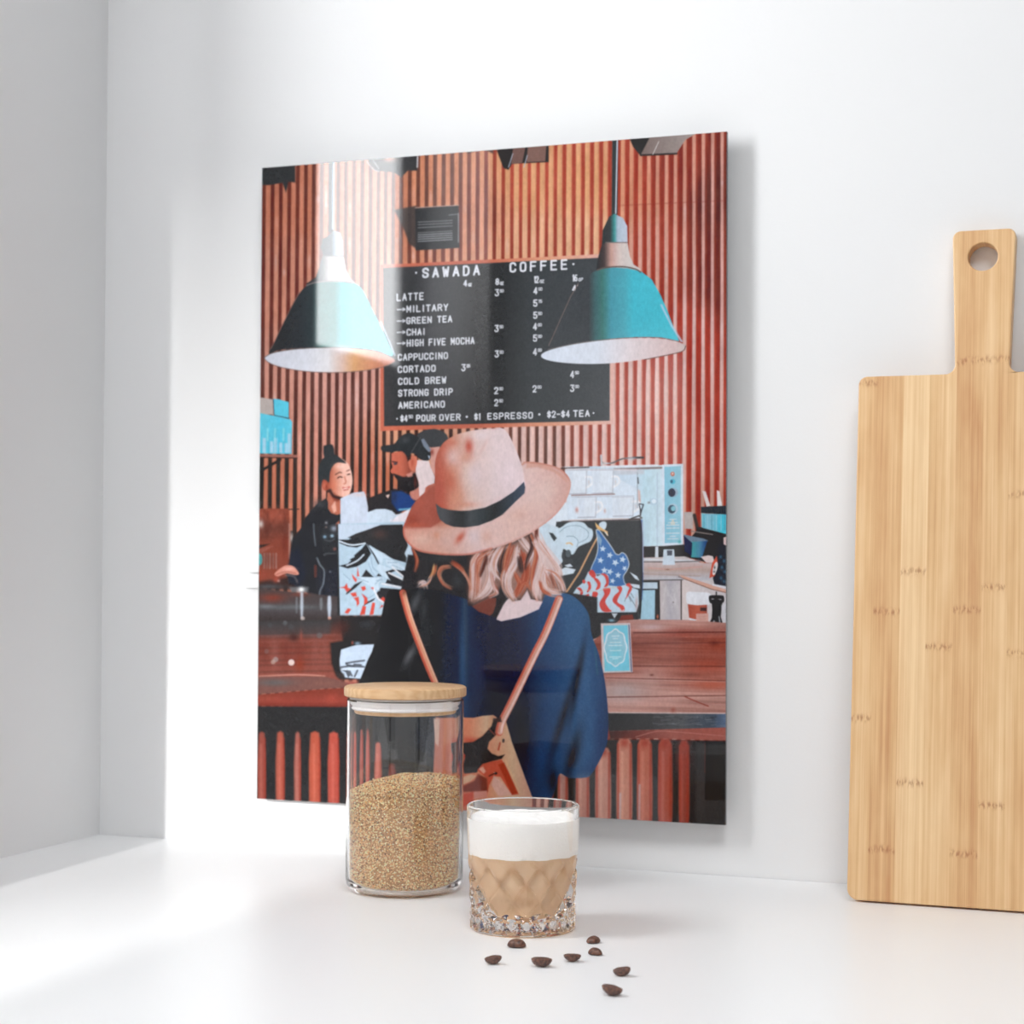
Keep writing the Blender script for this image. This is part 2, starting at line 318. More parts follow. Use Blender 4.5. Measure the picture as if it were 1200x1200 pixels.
    fill([(448, 314), (715, 301.5), (714.5, 493), (448.5, 499.5)], grad([(446, (62, 62, 64)), (480, (54, 55, 57)), (505, (70, 71, 74)), (535, (62, 63, 65)), (560, (46, 46, 47)), (590, (46, 48, 50)), (620, (60, 64, 67)), (715, (68, 72, 76))]), 1.2)
    fill([(446, 310.5), (449, 310.3), (450, 505), (446, 505)], (190, 104, 84), 1)
    text('SAWADA', 494.6, 562.5, 313.7, 326.2, 2.3, 1.05); text('COFFEE', 597, 665.2, 307.3, 319.7, 2.2, 1.05)
    for x, y, r in ((487.6, 319.6, 1.2), (672, 309.5, 1.3), (465.3, 490.7, 1), (547, 488.4, 1.3), (632, 485.6, 1.3), (695.5, 484, 1)): ell(x, y, r, r, CHALK)
    for d, xa, xb, y0, y1, xo in (('4', 543, 547.6, 328, 336, 553), ('8', 580.4, 585, 326, 334.4, 590.4), ('12', 625.6, 631.5, 323.4, 332, 637.8), ('16', 670.6, 676.8, 321.5, 330, 683.4)):
        text(d, xa, xb, y0, y1, 1.5, .3); text('oz', xb+.8, xo, y1-6.4, y1-.1, 1., .35)
    for s, xa, xb, y0, y1 in (('LATTE', 464.7, 496.8, 344, 353), ('MILITARY', 476.3, 525.2, 358, 366.4), ('GREEN TEA', 476, 530, 371.8, 380), ('CHAI', 476.4, 498.4, 385.2, 393.6), ('HIGH FIVE MOCHA', 476.5, 556.2, 397.8, 406.4),
        ('CAPPUCCINO', 466, 525, 414.6, 423), ('CORTADO', 466, 510.6, 428.8, 437.2), ('COLD BREW', 466.4, 523, 442.8, 451.2), ('STRONG DRIP', 466.4, 530.6, 456.6, 465), ('AMERICANO', 466.6, 521.4, 470.8, 479.2),
        ('$4', 469, 477.8, 486.4, 494.4), ('POUR', 487.6, 510.6, 486, 494.2), ('OVER', 514.6, 539.8, 485.2, 493.4), ('$1', 555.6, 563.8, 484.2, 492.6), ('ESPRESSO', 571, 624.6, 483.8, 492), ('$2-$4', 641, 667.8, 481.4, 489.8), ('TEA', 671.6, 691.2, 480.6, 488.8)):
        text(s, xa, xb, y0, y1, 1.5)
    text('50', 478.6, 484, 486.2, 490.4, .9, .3)
    for y in (362.7, 376.2, 389.4, 402.3): stroke([(465.4, y+.2), (474.6, y-.2)], 1.2, CHALK, .8); stroke([(472, y-1.8), (474.8, y-.2), (472, y+1.5)], 1., CHALK, .8)
    for d, c, x, y in (('3', '50', 579.8, 338.8), ('3', '50', 579.4, 380.8), ('3', '50', 579.6, 410.6), ('2', '00', 579, 453.4), ('2', '50', 579, 467.6), ('3', '25', 540.6, 426.6), ('4', '00', 625, 336.6), ('5', '75', 624.8, 351), ('5', '50', 624.8, 365.2), ('4', '00', 624.4, 378.6), ('5', '00', 624.6, 392), ('4', '00', 624.4, 408.2), ('2', '00', 624, 451.4), ('4', '75', 670.4, 334), ('4', '50', 668, 434.6), ('3', '00', 668, 450.8)):
        text(d, x, x+5, y, y+8.6, 1.5); text(c, x+5.6, x+10.6, y+.2, y+4.2, .9, .3)
    # ---- pendant lamps
    def lamp(cord_x, cord_top, cord_c, neck_l, neck_r, cap, collar, body, inner, rim, left):
        stroke([(cord_x, cord_top), (cord_x+(.5 if left else -1), neck_l[0][1]+6)], 2.6 if left else 6.4, (60, 62, 64) if not left else (150, 152, 156), 1.2)
        stroke([(cord_c, cord_top), (cord_c-(0 if left else 1.4), neck_l[0][1]+4)], 1.6, (205, 215, 225), 1)
        fill(neck_l+neck_r[::-1], cap, 1.1)
        fill(collar, (188, 168, 162) if not left else (180, 178, 180), 1)
        fill(body, inner[0], 1.2, True)
        fill(rim, inner[1], 1.1, True)
    # right lamp
    stroke([(721, 150), (720, 262)], 7, (52, 56, 58), 1.2); stroke([(723.6, 150), (721.6, 250)], 1.5, (196, 204, 214), 1)
    o = K(570, 140, 4)
    fill([(575, 455), (600, 442), (640, 462), (660, 500), (662, 575), (560, 580), (540, 600), (545, 520)], grad([(706, (52, 54, 56)), (715, (56, 60, 62)), (720, (64, 140, 140)), (724, (170, 184, 200)), (735, (188, 196, 212))]), 1.2, o=o)
    fill([(540, 590), (560, 578), (662, 578), (672, 640), (690, 680), (722, 700), (718, 716), (640, 696), (560, 700), (515, 705), (525, 640)], grad([(700, (50, 50, 52)), (708, (70, 60, 60)), (716, (190, 150, 140)), (726, (206, 190, 186)), (740, (202, 196, 194))]), 1.2, o=o)
    stroke([(560, 577), (662, 577)], 2.2/4*2, (120, 110, 108), 1, o=o)
    body = [(540, 700), (500, 715), (440, 760), (390, 840), (350, 920), (310, 1010), (285, 1068), (400, 1052), (560, 1030), (700, 1020), (820, 1022), (905, 1040), (880, 980), (850, 900), (815, 820), (775, 750), (725, 712), (660, 698), (600, 694)]
    fill(body, grad([(640, (66, 70, 74)), (690, (64, 68, 72)), (698, (66, 100, 104)), (706, (66, 116, 112)), (716, (74, 148, 164)), (732, (80, 166, 182)), (742, (70, 180, 200)), (800, (72, 186, 204))]), 1.2, o=o)
    stroke([(430, 770), (395, 830), (350, 930), (315, 1010), (292, 1060)], .8, (150, 120, 112), .8, o=o, alpha=.7)
    stroke([(820, 870), (870, 970), (915, 1040)], 2.2, (176, 200, 222), 1.6, o=o, alpha=.9)
    stroke([(520, 706), (560, 694), (640, 690), (700, 702), (722, 716)], 1.6, (96, 84, 82), 1, True, o=o)
    fill([(258, 1102), (300, 1080), (400, 1056), (520, 1038), (660, 1026), (800, 1026), (890, 1040), (934, 1062), (920, 1085), (860, 1100), (740, 1124), (600, 1142), (460, 1146), (340, 1138), (270, 1122)], grad([(634, (214, 222, 236)), (700, (214, 220, 232)), (740, (220, 208, 212)), (790, (206, 180, 180)), (803, (196, 182, 180))]), 1.2, True, o=o)
    stroke([(290, 1078), (400, 1054), (520, 1036), (660, 1024), (800, 1022), (900, 1040)], .9, (120, 112, 112), .9, True, o=o)
    stroke([(934, 1062), (920, 1086), (860, 1102), (740, 1126)], .9, (90, 70, 66), .9, True, o=o)
    # left lamp
    stroke([(388, 180), (388, 270)], 5.5, (64, 66, 70), 1.2); stroke([(391, 180), (390.2, 268)], 2, (170, 196, 226), 1)
    o = K(290, 140, 4)
    fill([(380, 545), (402, 518), (435, 532), (447, 570), (450, 640), (355, 640), (345, 600), (352, 560)], grad([(377, (58, 62, 66)), (388, (84, 90, 96)), (396, (178, 192, 210)), (402, (170, 180, 196))]), 1.2, o=o)
    fill([(352, 640), (450, 640), (462, 700), (478, 740), (505, 765), (500, 780), (420, 765), (320, 765), (280, 780), (275, 770), (320, 740), (335, 700)], grad([(362, (48, 48, 50)), (376, (70, 72, 76)), (386, (170, 164, 162)), (400, (206, 198, 194)), (412, (176, 168, 166))]), 1.2, o=o)
    stroke([(355, 641), (450, 641)], 1, (110, 110, 112), 1, o=o)
    fill([(320, 765), (270, 785), (220, 850), (170, 950), (130, 1035), (100, 1095), (160, 1080), (300, 1070), (480, 1070), (600, 1082), (680, 1108), (660, 1050), (620, 960), (580, 880), (540, 800), (500, 768), (420, 762)], grad([(310, (44, 44, 46)), (350, (46, 50, 54)), (366, (46, 56, 60)), (376, (52, 100, 98)), (392, (50, 112, 110)), (402, (60, 160, 170)), (414, (84, 190, 200)), (455, (92, 200, 208))]), 1.2, True, o=o)
    blob(372, 292, 5, 3, (20, 20, 22), .0)
    stroke([(245, 805), (200, 890), (150, 990), (110, 1075)], .9, (140, 100, 92), .9, o=o, alpha=.8)
    stroke([(625, 950), (665, 1040), (690, 1105)], 1.8, (176, 206, 226), 1.4, o=o, alpha=.8)
    stroke([(278, 778), (320, 764), (420, 757), (490, 768)], 1.4, (120, 112, 112), 1, True, o=o)
    stroke([(420, 250), (421, 255)], 0.1, (60, 60, 60), 1, alpha=0)
    fill([(80, 1115), (120, 1095), (220, 1078), (360, 1070), (500, 1074), (610, 1088), (690, 1125), (660, 1150), (560, 1174), (420, 1184), (280, 1180), (160, 1160), (100, 1138)], grad([(310, (196, 200, 212)), (360, (206, 208, 218)), (385, (214, 212, 216)), (400, (208, 180, 170)), (415, (206, 156, 112)), (435, (196, 134, 104)), (462, (186, 112, 96))]), 1.2, True, o=o)
    blob(400, 410, 12, 5, (214, 206, 210), .8)
    stroke([(80, 1116), (120, 1094), (220, 1077), (360, 1069), (500, 1073), (610, 1087), (690, 1124)], .9, (90, 80, 78), .9, True, o=o)
    stroke([(80, 1118), (100, 1140), (160, 1163), (280, 1182), (420, 1187), (560, 1176), (660, 1152), (690, 1128)], .8, (120, 100, 96), .9, True, o=o)
    # ---- shelf with blue bags
    o = K(295, 460)
    fill([(60, 40), (185, 60), (190, 195), (60, 185)], (176, 166, 162), 1.2, o=o)
    fill([(185, 55), (240, 60), (325, 85), (325, 225), (200, 210)], (88, 190, 216), 1.2, o=o)
    stroke([(190, 60), (195, 200), (330, 228)], .9, (40, 60, 74), 1, o=o)
    fill([(60, 178), (200, 205), (340, 235), (355, 260), (350, 540), (60, 535)], grad([(300, (96, 190, 212)), (330, (84, 188, 216)), (342, (96, 190, 214))]), 1.2, o=o)
    for x, y in ((110, 400), (175, 430), (210, 400), (255, 440), (300, 445), (330, 360)): fill([(x-14, y), (x+14, y), (x+14, 530), (x-14, 530)], (178, 204, 224), 2, alpha=.8, o=o)
    for x in (140, 205, 280): stroke([(x, 320), (x, 420)], 2, (150, 214, 220), 1.6, alpha=.7, o=o)
    for x in (85, 150, 215, 240, 290, 345): stroke([(x, 350), (x, 535)], .7, (60, 150, 186), .9, alpha=.5, o=o)
    fill([(60, 540), (400, 548), (400, 574), (60, 564)], (150, 98, 88), 1.2, o=o); stroke([(60, 570), (400, 577)], 1.2, (60, 44, 42), 1, o=o)
    stroke([(70, 695), (250, 590)], 3.2, (42, 38, 38), 1.2, o=o); stroke([(80, 580), (75, 700)], 2.5, (44, 40, 40), 1.2, o=o)
    # ---- dim corner behind the bar on the left
    fill([(60, 1020), (330, 1020), (335, 1500), (380, 1700), (60, 1700)], (130, 66, 52), 1.6, o=o)
    blob(180, 1080, 120, 70, (160, 84, 66), .6, o=o); blob(120, 1250, 90, 60, (92, 52, 44), .7, o=o); blob(290, 1300, 30, 160, (100, 46, 38), .7, o=o)
    for i in range(16): stroke([(70+rngp.random()*260, 1030+rngp.random()*60), (70+rngp.random()*260, 1250)], 2, (100, 50, 42) if i % 2 else (158, 88, 70), 2.5, o=o, alpha=.4)
    fill([(60, 1110), (200, 1150), (330, 1120), (330, 1260), (60, 1240)], (96, 54, 46), 14, o=o, alpha=.8)
    o = K(295, 590)
    stroke([(330, 52), (415, 50)], 1.2, (44, 38, 36), .8, o=o)
    fill([(340, 240), (372, 240), (370, 620), (340, 620)], (48, 40, 38), 2, o=o)
    blob(78, 180, 24, 34, (206, 198, 194), .9, o=o); blob(350, 300, 14, 46, (176, 168, 164), .9, o=o); stroke([(330, 180), (330, 480)], 1.2, (170, 140, 130), 1.2, o=o, alpha=.7)
    fill([(60, 365), (160, 355), (60, 400)], (50, 40, 38), 2, o=o); fill([(60, 395), (190, 375), (120, 420), (60, 450)], (150, 88, 76), 3, o=o, alpha=.8)
    ell(70, 492, 24, 52, (70, 172, 176), 1.5, o=o)
    for i, x in enumerate((110, 135, 160, 190, 215)): stroke([(x, 440), (x, 570)], 1.2, (136, 120, 116) if i % 2 else (170, 160, 160), 1.6, o=o, alpha=.6)
    blob(130, 500, 70, 60, (96, 66, 60), .5, o=o); blob(90, 630, 50, 50, (140, 68, 54), .9, o=o); fill([(60, 690), (300, 650), (420, 640), (420, 760), (60, 760)], (50, 42, 42), 6, o=o, alpha=.9)
    # ---- barista with a top knot, in black
    o = K(295, 460)
    skin = grad([(384, (150, 74, 58)), (392, (196, 126, 104)), (402, (226, 176, 160)), (412, (230, 186, 172))])
    fill([(665, 880), (790, 880), (800, 1090), (700, 1090), (660, 1000)], (176, 104, 84), 1.5, o=o); fill([(700, 1000), (735, 950), (745, 1040), (720, 1060)], (222, 168, 150), 2, o=o, alpha=.9)
    fill([(700, 910), (790, 915), (760, 960), (720, 950)], (120, 58, 48), 3, o=o, alpha=.8)
    fill([(430, 1200), (470, 1100), (560, 990), (650, 930), (670, 960), (672, 1020), (700, 1060), (750, 1075), (800, 1060), (800, 1450), (430, 1450)], (44, 45, 48), 1.5, o=o)
    blob(600, 980, 60, 40, (66, 68, 72), .7, o=o)
    fill([(600, 760), (590, 690), (620, 600), (680, 565), (760, 570), (820, 600), (860, 650), (885, 760), (870, 860), (830, 920), (780, 915), (740, 890), (690, 850), (640, 860), (612, 810)], skin, 1.2, True, o=o)
    fill([(590, 800), (585, 680), (610, 600), (640, 560), (640, 500), (660, 470), (700, 455), (715, 500), (725, 540), (760, 560), (830, 620), (760, 615), (720, 640), (690, 700), (680, 790), (650, 770), (625, 770), (610, 830)], (50, 54, 57), 1.2, True, o=o)
    fill([(630, 480), (650, 462), (712, 462), (720, 560), (640, 570)], (50, 53, 56), 1.6, True, o=o)
    blob(640, 820, 22, 36, (188, 106, 86), .9, o=o); blob(655, 830, 8, 20, (120, 50, 40), .8, o=o)
    stroke([(690, 860), (720, 910), (800, 935)], 3.5, (56, 42, 42), 2, True, o=o)
    stroke([(735, 722), (770, 702), (790, 705)], 1.2, (90, 56, 50), 1, True, o=o); stroke([(835, 690), (858, 680)], 1.1, (100, 60, 54), 1, o=o)
    stroke([(755, 752), (775, 740), (795, 745)], 1.3, (64, 40, 38), .9, True, o=o); stroke([(840, 722), (862, 716)], 1.3, (64, 40, 38), .9, o=o)
    stroke([(815, 740), (828, 790), (810, 802)], 1.3, (190, 112, 92), 1.2, True, o=o); stroke([(805, 838), (830, 845), (855, 832)], 2.2, (196, 96, 88), 1.1, True, o=o); stroke([(810, 846), (850, 842)], 1, (244, 226, 220), .8, o=o); stroke([(810, 858), (850, 850)], 1.2, (180, 90, 80), 1, o=o)
    blob(720, 820, 30, 50, (206, 116, 90), .5, o=o); blob(780, 650, 50, 24, (238, 204, 192), .6, o=o)
    o = K(295, 590)
    fill([(520, 60), (430, 220), (360, 300), (340, 420), (330, 520), (300, 620), (330, 690), (440, 760), (560, 830), (780, 900), (780, 180), (740, 110)], (42, 43, 47), 2, o=o)
    fill([(345, 430), (420, 380), (480, 620), (420, 740), (330, 700), (320, 540)], (38, 42, 56), 6, o=o, alpha=.7)
    fill([(560, 600), (760, 560), (775, 860), (600, 860)], (44, 46, 56), 6, o=o, alpha=.6)
    stroke([(545, 180), (548, 260), (560, 370)], 1.3, (120, 130, 140), 1.2, True, o=o, alpha=.7)
    stroke([(575, 480), (600, 540), (636, 590), (630, 700), (600, 770), (595, 830)], 1.5, (130, 140, 150), 1.2, True, o=o, alpha=.8)
    stroke([(560, 550), (560, 640)], 2.4, (120, 60, 50), 2.5, o=o, alpha=.7)
    fill([(600, 180), (740, 190), (745, 440), (640, 450), (600, 300)], (50, 52, 55), 3, o=o, alpha=.7)
    for x, y, r, c in ((655, 170, 12, (150, 150, 156)), (655, 208, 9, (130, 110, 108)), (722, 220, 26, (150, 160, 176)), (642, 293, 14, (150, 190, 220)), (706, 285, 15, (170, 206, 230)), (730, 400, 14, (130, 84, 78)), (690, 600, 10, (100, 106, 116)), (640, 450, 8, (90, 96, 104))): blob(x, y, r, r*.9, c, .9, o=o)
    stroke([(640, 318), (690, 330), (730, 310)], 1, (90, 96, 104), 1, True, o=o, alpha=.7); stroke([(650, 440), (735, 440)], .8, (100, 106, 112), 1, o=o, alpha=.7)
    fill([(740, 180), (770, 150), (770, 230), (750, 240)], (180, 110, 90), 2, o=o)
    fill([(200, 620), (240, 580), (300, 545), (360, 550), (400, 590), (414, 622), (380, 628), (300, 615), (230, 640)], (206, 140, 124), 1.4, True, o=o); blob(330, 575, 50, 14, (228, 180, 170), .7, o=o)
    stroke([(215, 625), (300, 600), (390, 615)], 1, (120, 60, 54), 1.2, True, o=o, alpha=.6); blob(215, 670, 30, 26, (160, 76, 62), .9, o=o); blob(236, 680, 12, 10, (220, 180, 170), .6, o=o)
    stroke([(300, 630), (370, 640), (400, 690)], 2, (120, 112, 112), 1.6, True, o=o, alpha=.6)
    # ---- bar top, far left, with glasses and lights
    fill([(40, 745), (775, 820), (780, 990), (900, 1010), (1000, 1240), (800, 1560), (40, 1560)], grad([(680, (70, 58, 56)), (715, (74, 70, 72)), (728, (58, 50, 50)), (745, (110, 62, 54)), (760, (122, 64, 54)), (790, (132, 74, 64))], 'y'), 2, o=o)
    blob(180, 830, 120, 40, (130, 60, 48), .8, o=o); blob(420, 800, 80, 20, (130, 66, 54), .6, o=o); blob(350, 910, 260, 22, (96, 100, 104), .8, o=o); blob(120, 905, 70, 18, (120, 124, 128), .7, o=o)
    blob(150, 730, 120, 20, (82, 86, 90), .8, o=o); fill([(330, 735), (500, 735), (490, 780), (350, 780)], (110, 112, 116), 3, o=o, alpha=.8); blob(436, 756, 26, 22, (246, 250, 252), 1, o=o)
    for x, y0, y1, w, c in ((440, 790, 1010, 26, (196, 208, 222)), (395, 830, 960, 16, (120, 124, 130)), (682, 825, 1000, 34, (200, 214, 232)), (610, 840, 930, 26, (120, 126, 132))): stroke([(x, y0), (x, y1)], w/7.5, c, 2.2, o=o, alpha=.8, taper=(.8, .5))
    for x, y, r, c in ((448, 1010, 18, (190, 176, 170)), (684, 1008, 14, (214, 150, 130)), (293, 1053, 20, (150, 156, 162)), (160, 1070, 22, (92, 94, 96)), (345, 1085, 24, (90, 92, 94))): ell(x, y, r, r, c, 1.6, o=o, alpha=.75)
    o = K(295, 720)
    fill([(60, 60), (700, 50), (690, 170), (560, 200), (60, 200)], (62, 64, 66), 6, o=o, alpha=.75)
    for y in (185, 235, 290, 340, 400, 440, 500): stroke([(50, y+8), (400, y), (780, y-5)], 2.4, [(136, 82, 72), (84, 52, 46)][y % 2 == 0], 2.4, o=o, alpha=.5)
    for x in (110, 200, 300, 420, 560, 640): blob(x, 330, 40, 130, (104, 50, 44) if x in (110, 300, 420) else (138, 88, 80), .45, o=o)
    blob(420, 440, 40, 60, (134, 58, 42), .8, o=o); blob(370, 200, 40, 40, (60, 40, 38), .8, o=o); blob(435, 190, 14, 50, (150, 80, 66), .6, o=o)
    for x, y, r, c, a in ((348, 422, 27, (214, 192, 186), 1), (210, 397, 23, (150, 140, 138), .7), (188, 418, 20, (170, 150, 140), .7), (130, 325, 20, (110, 90, 86), .6), (595, 185, 26, (96, 98, 102), .6)): ell(x, y, r, r, c, 1.4, o=o, alpha=a)
    stroke([(50, 545), (400, 530), (640, 542)], 1.4, (196, 140, 126), 1.4, True, o=o)
    fill([(50, 548), (640, 545), (800, 590), (950, 600), (950, 640), (640, 655), (50, 705)], (112, 78, 72), 3, o=o); blob(200, 600, 160, 30, (92, 92, 94), .8, o=o); blob(880, 600, 60, 30, (168, 96, 84), .8, o=o); blob(640, 610, 90, 25, (124, 84, 76), .6, o=o)
    fill([(45, 708), (640, 655), (960, 640), (960, 812), (600, 818), (45, 805)], grad([(812, (122, 58, 48)), (822, (138, 64, 54)), (828, (110, 48, 42))], 'y'), 2, o=o); blob(150, 740, 90, 20, (146, 74, 60), .7, o=o); blob(700, 740, 60, 40, (158, 74, 62), .7, o=o)
    fill([(35, 808), (1100, 815), (2400, 800), (2400, 1800), (35, 1800)], (46, 46, 47), 1.6, o=o)
    # counter front, left bars
    o = K(290, 680, 4)
    for xa, xb, ya, c in ((48, 86, 712, (140, 72, 62)), (134, 174, 710, (158, 82, 68)), (220, 250, 712, (150, 88, 78)), (290, 342, 710, (170, 84, 66)), (378, 430, 712, (168, 78, 66)), (470, 500, 700, (150, 80, 70)), (520, 545, 700, (160, 84, 74)), (576, 615, 760, (170, 96, 84)), (650, 690, 860, (120, 64, 58)), (700, 1000, 1100, (46, 46, 47))):
        if xa == 700: continue
        m = (xa+xb)/2
        fill([(xa+6, ya+6), (m, ya-3), (xb-6, ya+6), (xb, ya+140), (xb-2, 1100), (xa, 1100), (xa-2, ya+140)], c, 3.2, o=o); stroke([(m-4, ya+60), (m-3, 1090)], 2.6, tuple(min(255, v+26) for v in c), 3, o=o, alpha=.7); stroke([(xb-4, ya+30), (xb-3, 1090)], 1.6, (150, 52, 42), 2, o=o, alpha=.7)
    # ---- man in a black cap, another head behind
    o = K(430, 490)
    fill([(440, 160), (500, 110), (580, 95), (650, 110), (710, 160), (700, 260), (560, 260)], (66, 68, 71), 1.4, True, o=o)
    fill([(555, 260), (640, 250), (640, 420), (600, 520), (560, 440)], (214, 160, 148), 1.6, o=o); blob(572, 300, 18, 30, (130, 60, 52), .8, o=o)
    fill([(10, 740), (20, 700), (120, 660), (240, 620), (330, 640), (400, 760), (300, 830), (250, 850), (10, 840)], (46, 44, 46), 1.8, o=o); fill([(165, 680), (200, 670), (185, 705)], (220, 190, 180), 1, o=o)
    fill([(220, 650), (300, 640), (380, 680), (430, 740), (380, 800), (270, 820), (220, 740)], (40, 66, 122), 3, o=o); blob(240, 700, 26, 60, (44, 52, 80), .8, o=o)
    fill([(380, 640), (440, 560), (480, 620), (480, 700), (430, 725), (390, 700)], (196, 130, 116), 2, o=o)
    fill([(420, 370), (480, 370), (545, 375), (560, 430), (598, 520), (590, 590), (520, 650), (460, 690), (455, 560), (420, 470)], (226, 208, 210), 1.3, o=o)
    fill([(215, 310), (300, 290), (380, 320), (430, 340), (430, 470), (420, 540), (380, 560), (330, 530), (270, 500), (215, 485), (205, 465), (225, 430), (215, 390)], grad([(458, (196, 104, 84)), (470, (190, 104, 84)), (480, (150, 78, 64)), (490, (206, 140, 122))]), 1.3, o=o)
    fill([(365, 370), (400, 330), (440, 345), (436, 420), (405, 465), (375, 440)], (204, 118, 96), 1.3, True, o=o); blob(400, 390, 14, 34, (176, 84, 66), .8, o=o)
    fill([(340, 320), (390, 300), (385, 360), (360, 380)], (56, 42, 42), 1.6, o=o)
    fill([(230, 490), (275, 500), (330, 515), (400, 490), (425, 480), (440, 540), (455, 600), (400, 640), (340, 650), (290, 620), (275, 560)], (46, 44, 46), 2, True, o=o); fill([(345, 495), (400, 470), (400, 510), (360, 518)], (204, 140, 128), 2, o=o)
    blob(425, 560, 12, 60, (120, 54, 48), .6, o=o)
    stroke([(225, 382), (265, 388)], 1.4, (60, 46, 50), 1, o=o); ell(250, 402, 18, 10, (80, 70, 76), 1.2, o=o)
    fill([(130, 245), (230, 230), (270, 190), (320, 145), (380, 130), (440, 160), (480, 190), (520, 250), (560, 300), (550, 365), (500, 372), (450, 350), (430, 320), (390, 310), (360, 340), (300, 290), (210, 300), (135, 290)], (50, 53, 56), 1.3, True, o=o); blob(340, 190, 40, 30, (72, 76, 80), .7, o=o)
    stroke([(470, 170), (385, 310)], .8, (86, 88, 92), .9, o=o); fill([(475, 190), (500, 180), (565, 280), (545, 300), (500, 250)], (120, 130, 146), 1.4, o=o); fill([(535, 325), (555, 335), (548, 365)], (170, 186, 206), 1, o=o)
    # ---- sheets of paper on the machine, colours darkened to offset the low daylight
    o = K(295, 460)
    fill([(780, 930), (900, 880), (985, 870), (1000, 900), (1020, 1000), (1025, 1200), (780, 1200)], (190, 200, 218), 1.3, o=o); blob(930, 900, 60, 14, (210, 190, 190), .8, o=o); blob(890, 1020, 50, 80, (202, 214, 230), .7, o=o)
    for i in range(26): blob(790+rngp.random()*220, 900+rngp.random()*280, 12, 10, (190, 198, 216), .5, o=o)
    o = K(430, 490)
    fill([(0, 830), (80, 800), (160, 798), (220, 815), (255, 850), (320, 830), (380, 790), (390, 800), (340, 900), (330, 935), (60, 960), (0, 980)], (190, 204, 220), 1.3, o=o)
    fill([(200, 900), (320, 830), (385, 792), (340, 930), (220, 936)], (222, 216, 224), 1.4, o=o); stroke([(250, 860), (205, 925)], .8, (170, 184, 200), 1, o=o); stroke([(285, 805), (385, 797)], 2, (120, 190, 214), 1.3, o=o, alpha=.8); blob(120, 900, 12, 12, (170, 180, 200), .6, o=o)
    # ---- painted machine front, left, pale tones darkened to offset the low daylight
    o = K(385, 590)
    fill([(82, 180), (660, 160), (800, 400), (800, 700), (700, 780), (520, 880), (460, 985), (100, 985)], (172, 194, 212), 1.3, o=o)
    fill([(90, 185), (460, 185), (330, 240), (230, 280), (90, 330)], (186, 200, 218), 1.3, o=o)
    fill([(460, 188), (650, 184), (700, 380), (680, 520), (570, 490), (480, 440), (350, 360), (170, 300), (240, 265), (330, 235)], (50, 50, 52), 1.2, o=o); blob(450, 270, 60, 40, (86, 64, 60), .6, o=o)
    fill([(85, 318), (170, 318), (230, 300), (330, 350), (250, 388), (170, 378), (100, 350)], (46, 47, 50), 1.1, o=o); stroke([(92, 330), (200, 365), (322, 350)], 1.6, (210, 224, 238), .8, True, o=o)
    fill([(330, 350), (375, 440), (330, 510), (250, 555), (170, 572), (90, 548), (170, 530), (200, 500), (185, 492), (230, 470), (225, 455), (290, 400)], (46, 47, 50), 1.1, o=o); stroke([(160, 545), (250, 505), (310, 450)], 1.6, (200, 214, 230), .9, True, o=o)
    fill([(370, 400), (400, 450), (440, 530), (425, 500), (380, 430)], (50, 50, 54), 1.2, o=o); stroke([(345, 360), (400, 450), (440, 530)], 1.6, (50, 50, 54), .9, o=o)
    for P in ([(330, 580), (390, 640), (400, 648), (290, 645)], [(450, 560), (560, 580), (700, 590), (690, 650), (640, 640), (600, 590), (540, 610), (690, 700), (690, 740), (500, 700), (520, 660)], [(420, 790), (460, 740), (640, 755), (600, 790), (520, 840), (440, 840)], [(230, 710), (300, 680), (240, 740), (160, 800), (150, 795)], [(330, 870), (410, 830), (400, 850), (300, 905)], [(440, 615), (420, 640), (470, 640)]): fill(P, (50, 50, 53), 1.1, o=o)
    for P in ([(500, 490), (560, 500), (640, 540), (690, 580), (640, 590), (560, 560), (510, 540)], [(440, 530), (560, 580), (500, 600), (545, 680), (470, 630), (420, 570)], [(350, 370), (490, 440), (560, 490), (480, 480), (470, 540), (400, 440)], [(700, 370), (740, 410), (785, 410), (750, 560), (700, 500), (668, 440)], [(240, 650), (400, 650), (490, 655), (440, 700), (450, 770), (340, 710)], [(690, 740), (740, 640), (770, 640), (770, 720), (740, 760)]): fill(P, (190, 208, 224), 1.1, o=o)
    for P in ([(560, 560), (700, 680)], [(530, 610), (700, 690)], [(470, 705), (690, 750)], [(390, 740), (440, 840), (520, 890)]): stroke(P, 1.8, (220, 220, 226), 1, o=o)
    for P in ([(350, 520), (380, 600), (420, 650)], [(370, 460), (390, 560), (430, 600)], [(420, 680), (470, 660)], [(410, 710), (440, 680), (480, 670)], [(560, 540), (650, 580)], [(520, 520), (600, 520)], [(310, 800), (350, 830), (400, 800)], [(240, 650), (350, 690)], [(130, 620), (190, 670)]): stroke(P, .6, (130, 150, 174), .8, True, o=o)
    for P in ([(255, 560), (270, 640), (250, 640)], [(95, 740), (140, 730), (160, 700), (170, 740), (200, 750), (160, 780), (140, 745)], [(205, 620), (250, 670), (240, 695), (215, 660)], [(285, 735), (320, 725), (330, 755), (300, 770)], [(190, 790), (240, 780), (250, 815), (215, 820)], [(220, 830), (265, 820), (270, 880), (250, 905), (245, 860)], [(290, 790), (340, 830), (345, 870), (310, 895), (315, 840)], [(140, 960), (170, 920), (200, 930), (170, 970)], [(370, 740), (395, 735), (395, 760)],
              [(275, 980), (300, 900), (330, 905), (320, 975)], [(360, 980), (385, 870), (410, 875), (395, 975)], [(455, 840), (480, 820), (520, 860), (505, 880)], [(450, 925), (465, 890), (485, 900)], [(505, 815), (525, 790), (545, 810), (525, 830)]): fill(P, (202, 78, 66), 1.2, o=o)
    fill([(70, 180), (84, 180), (100, 985), (80, 985)], (50, 50, 52), 1.2, o=o)
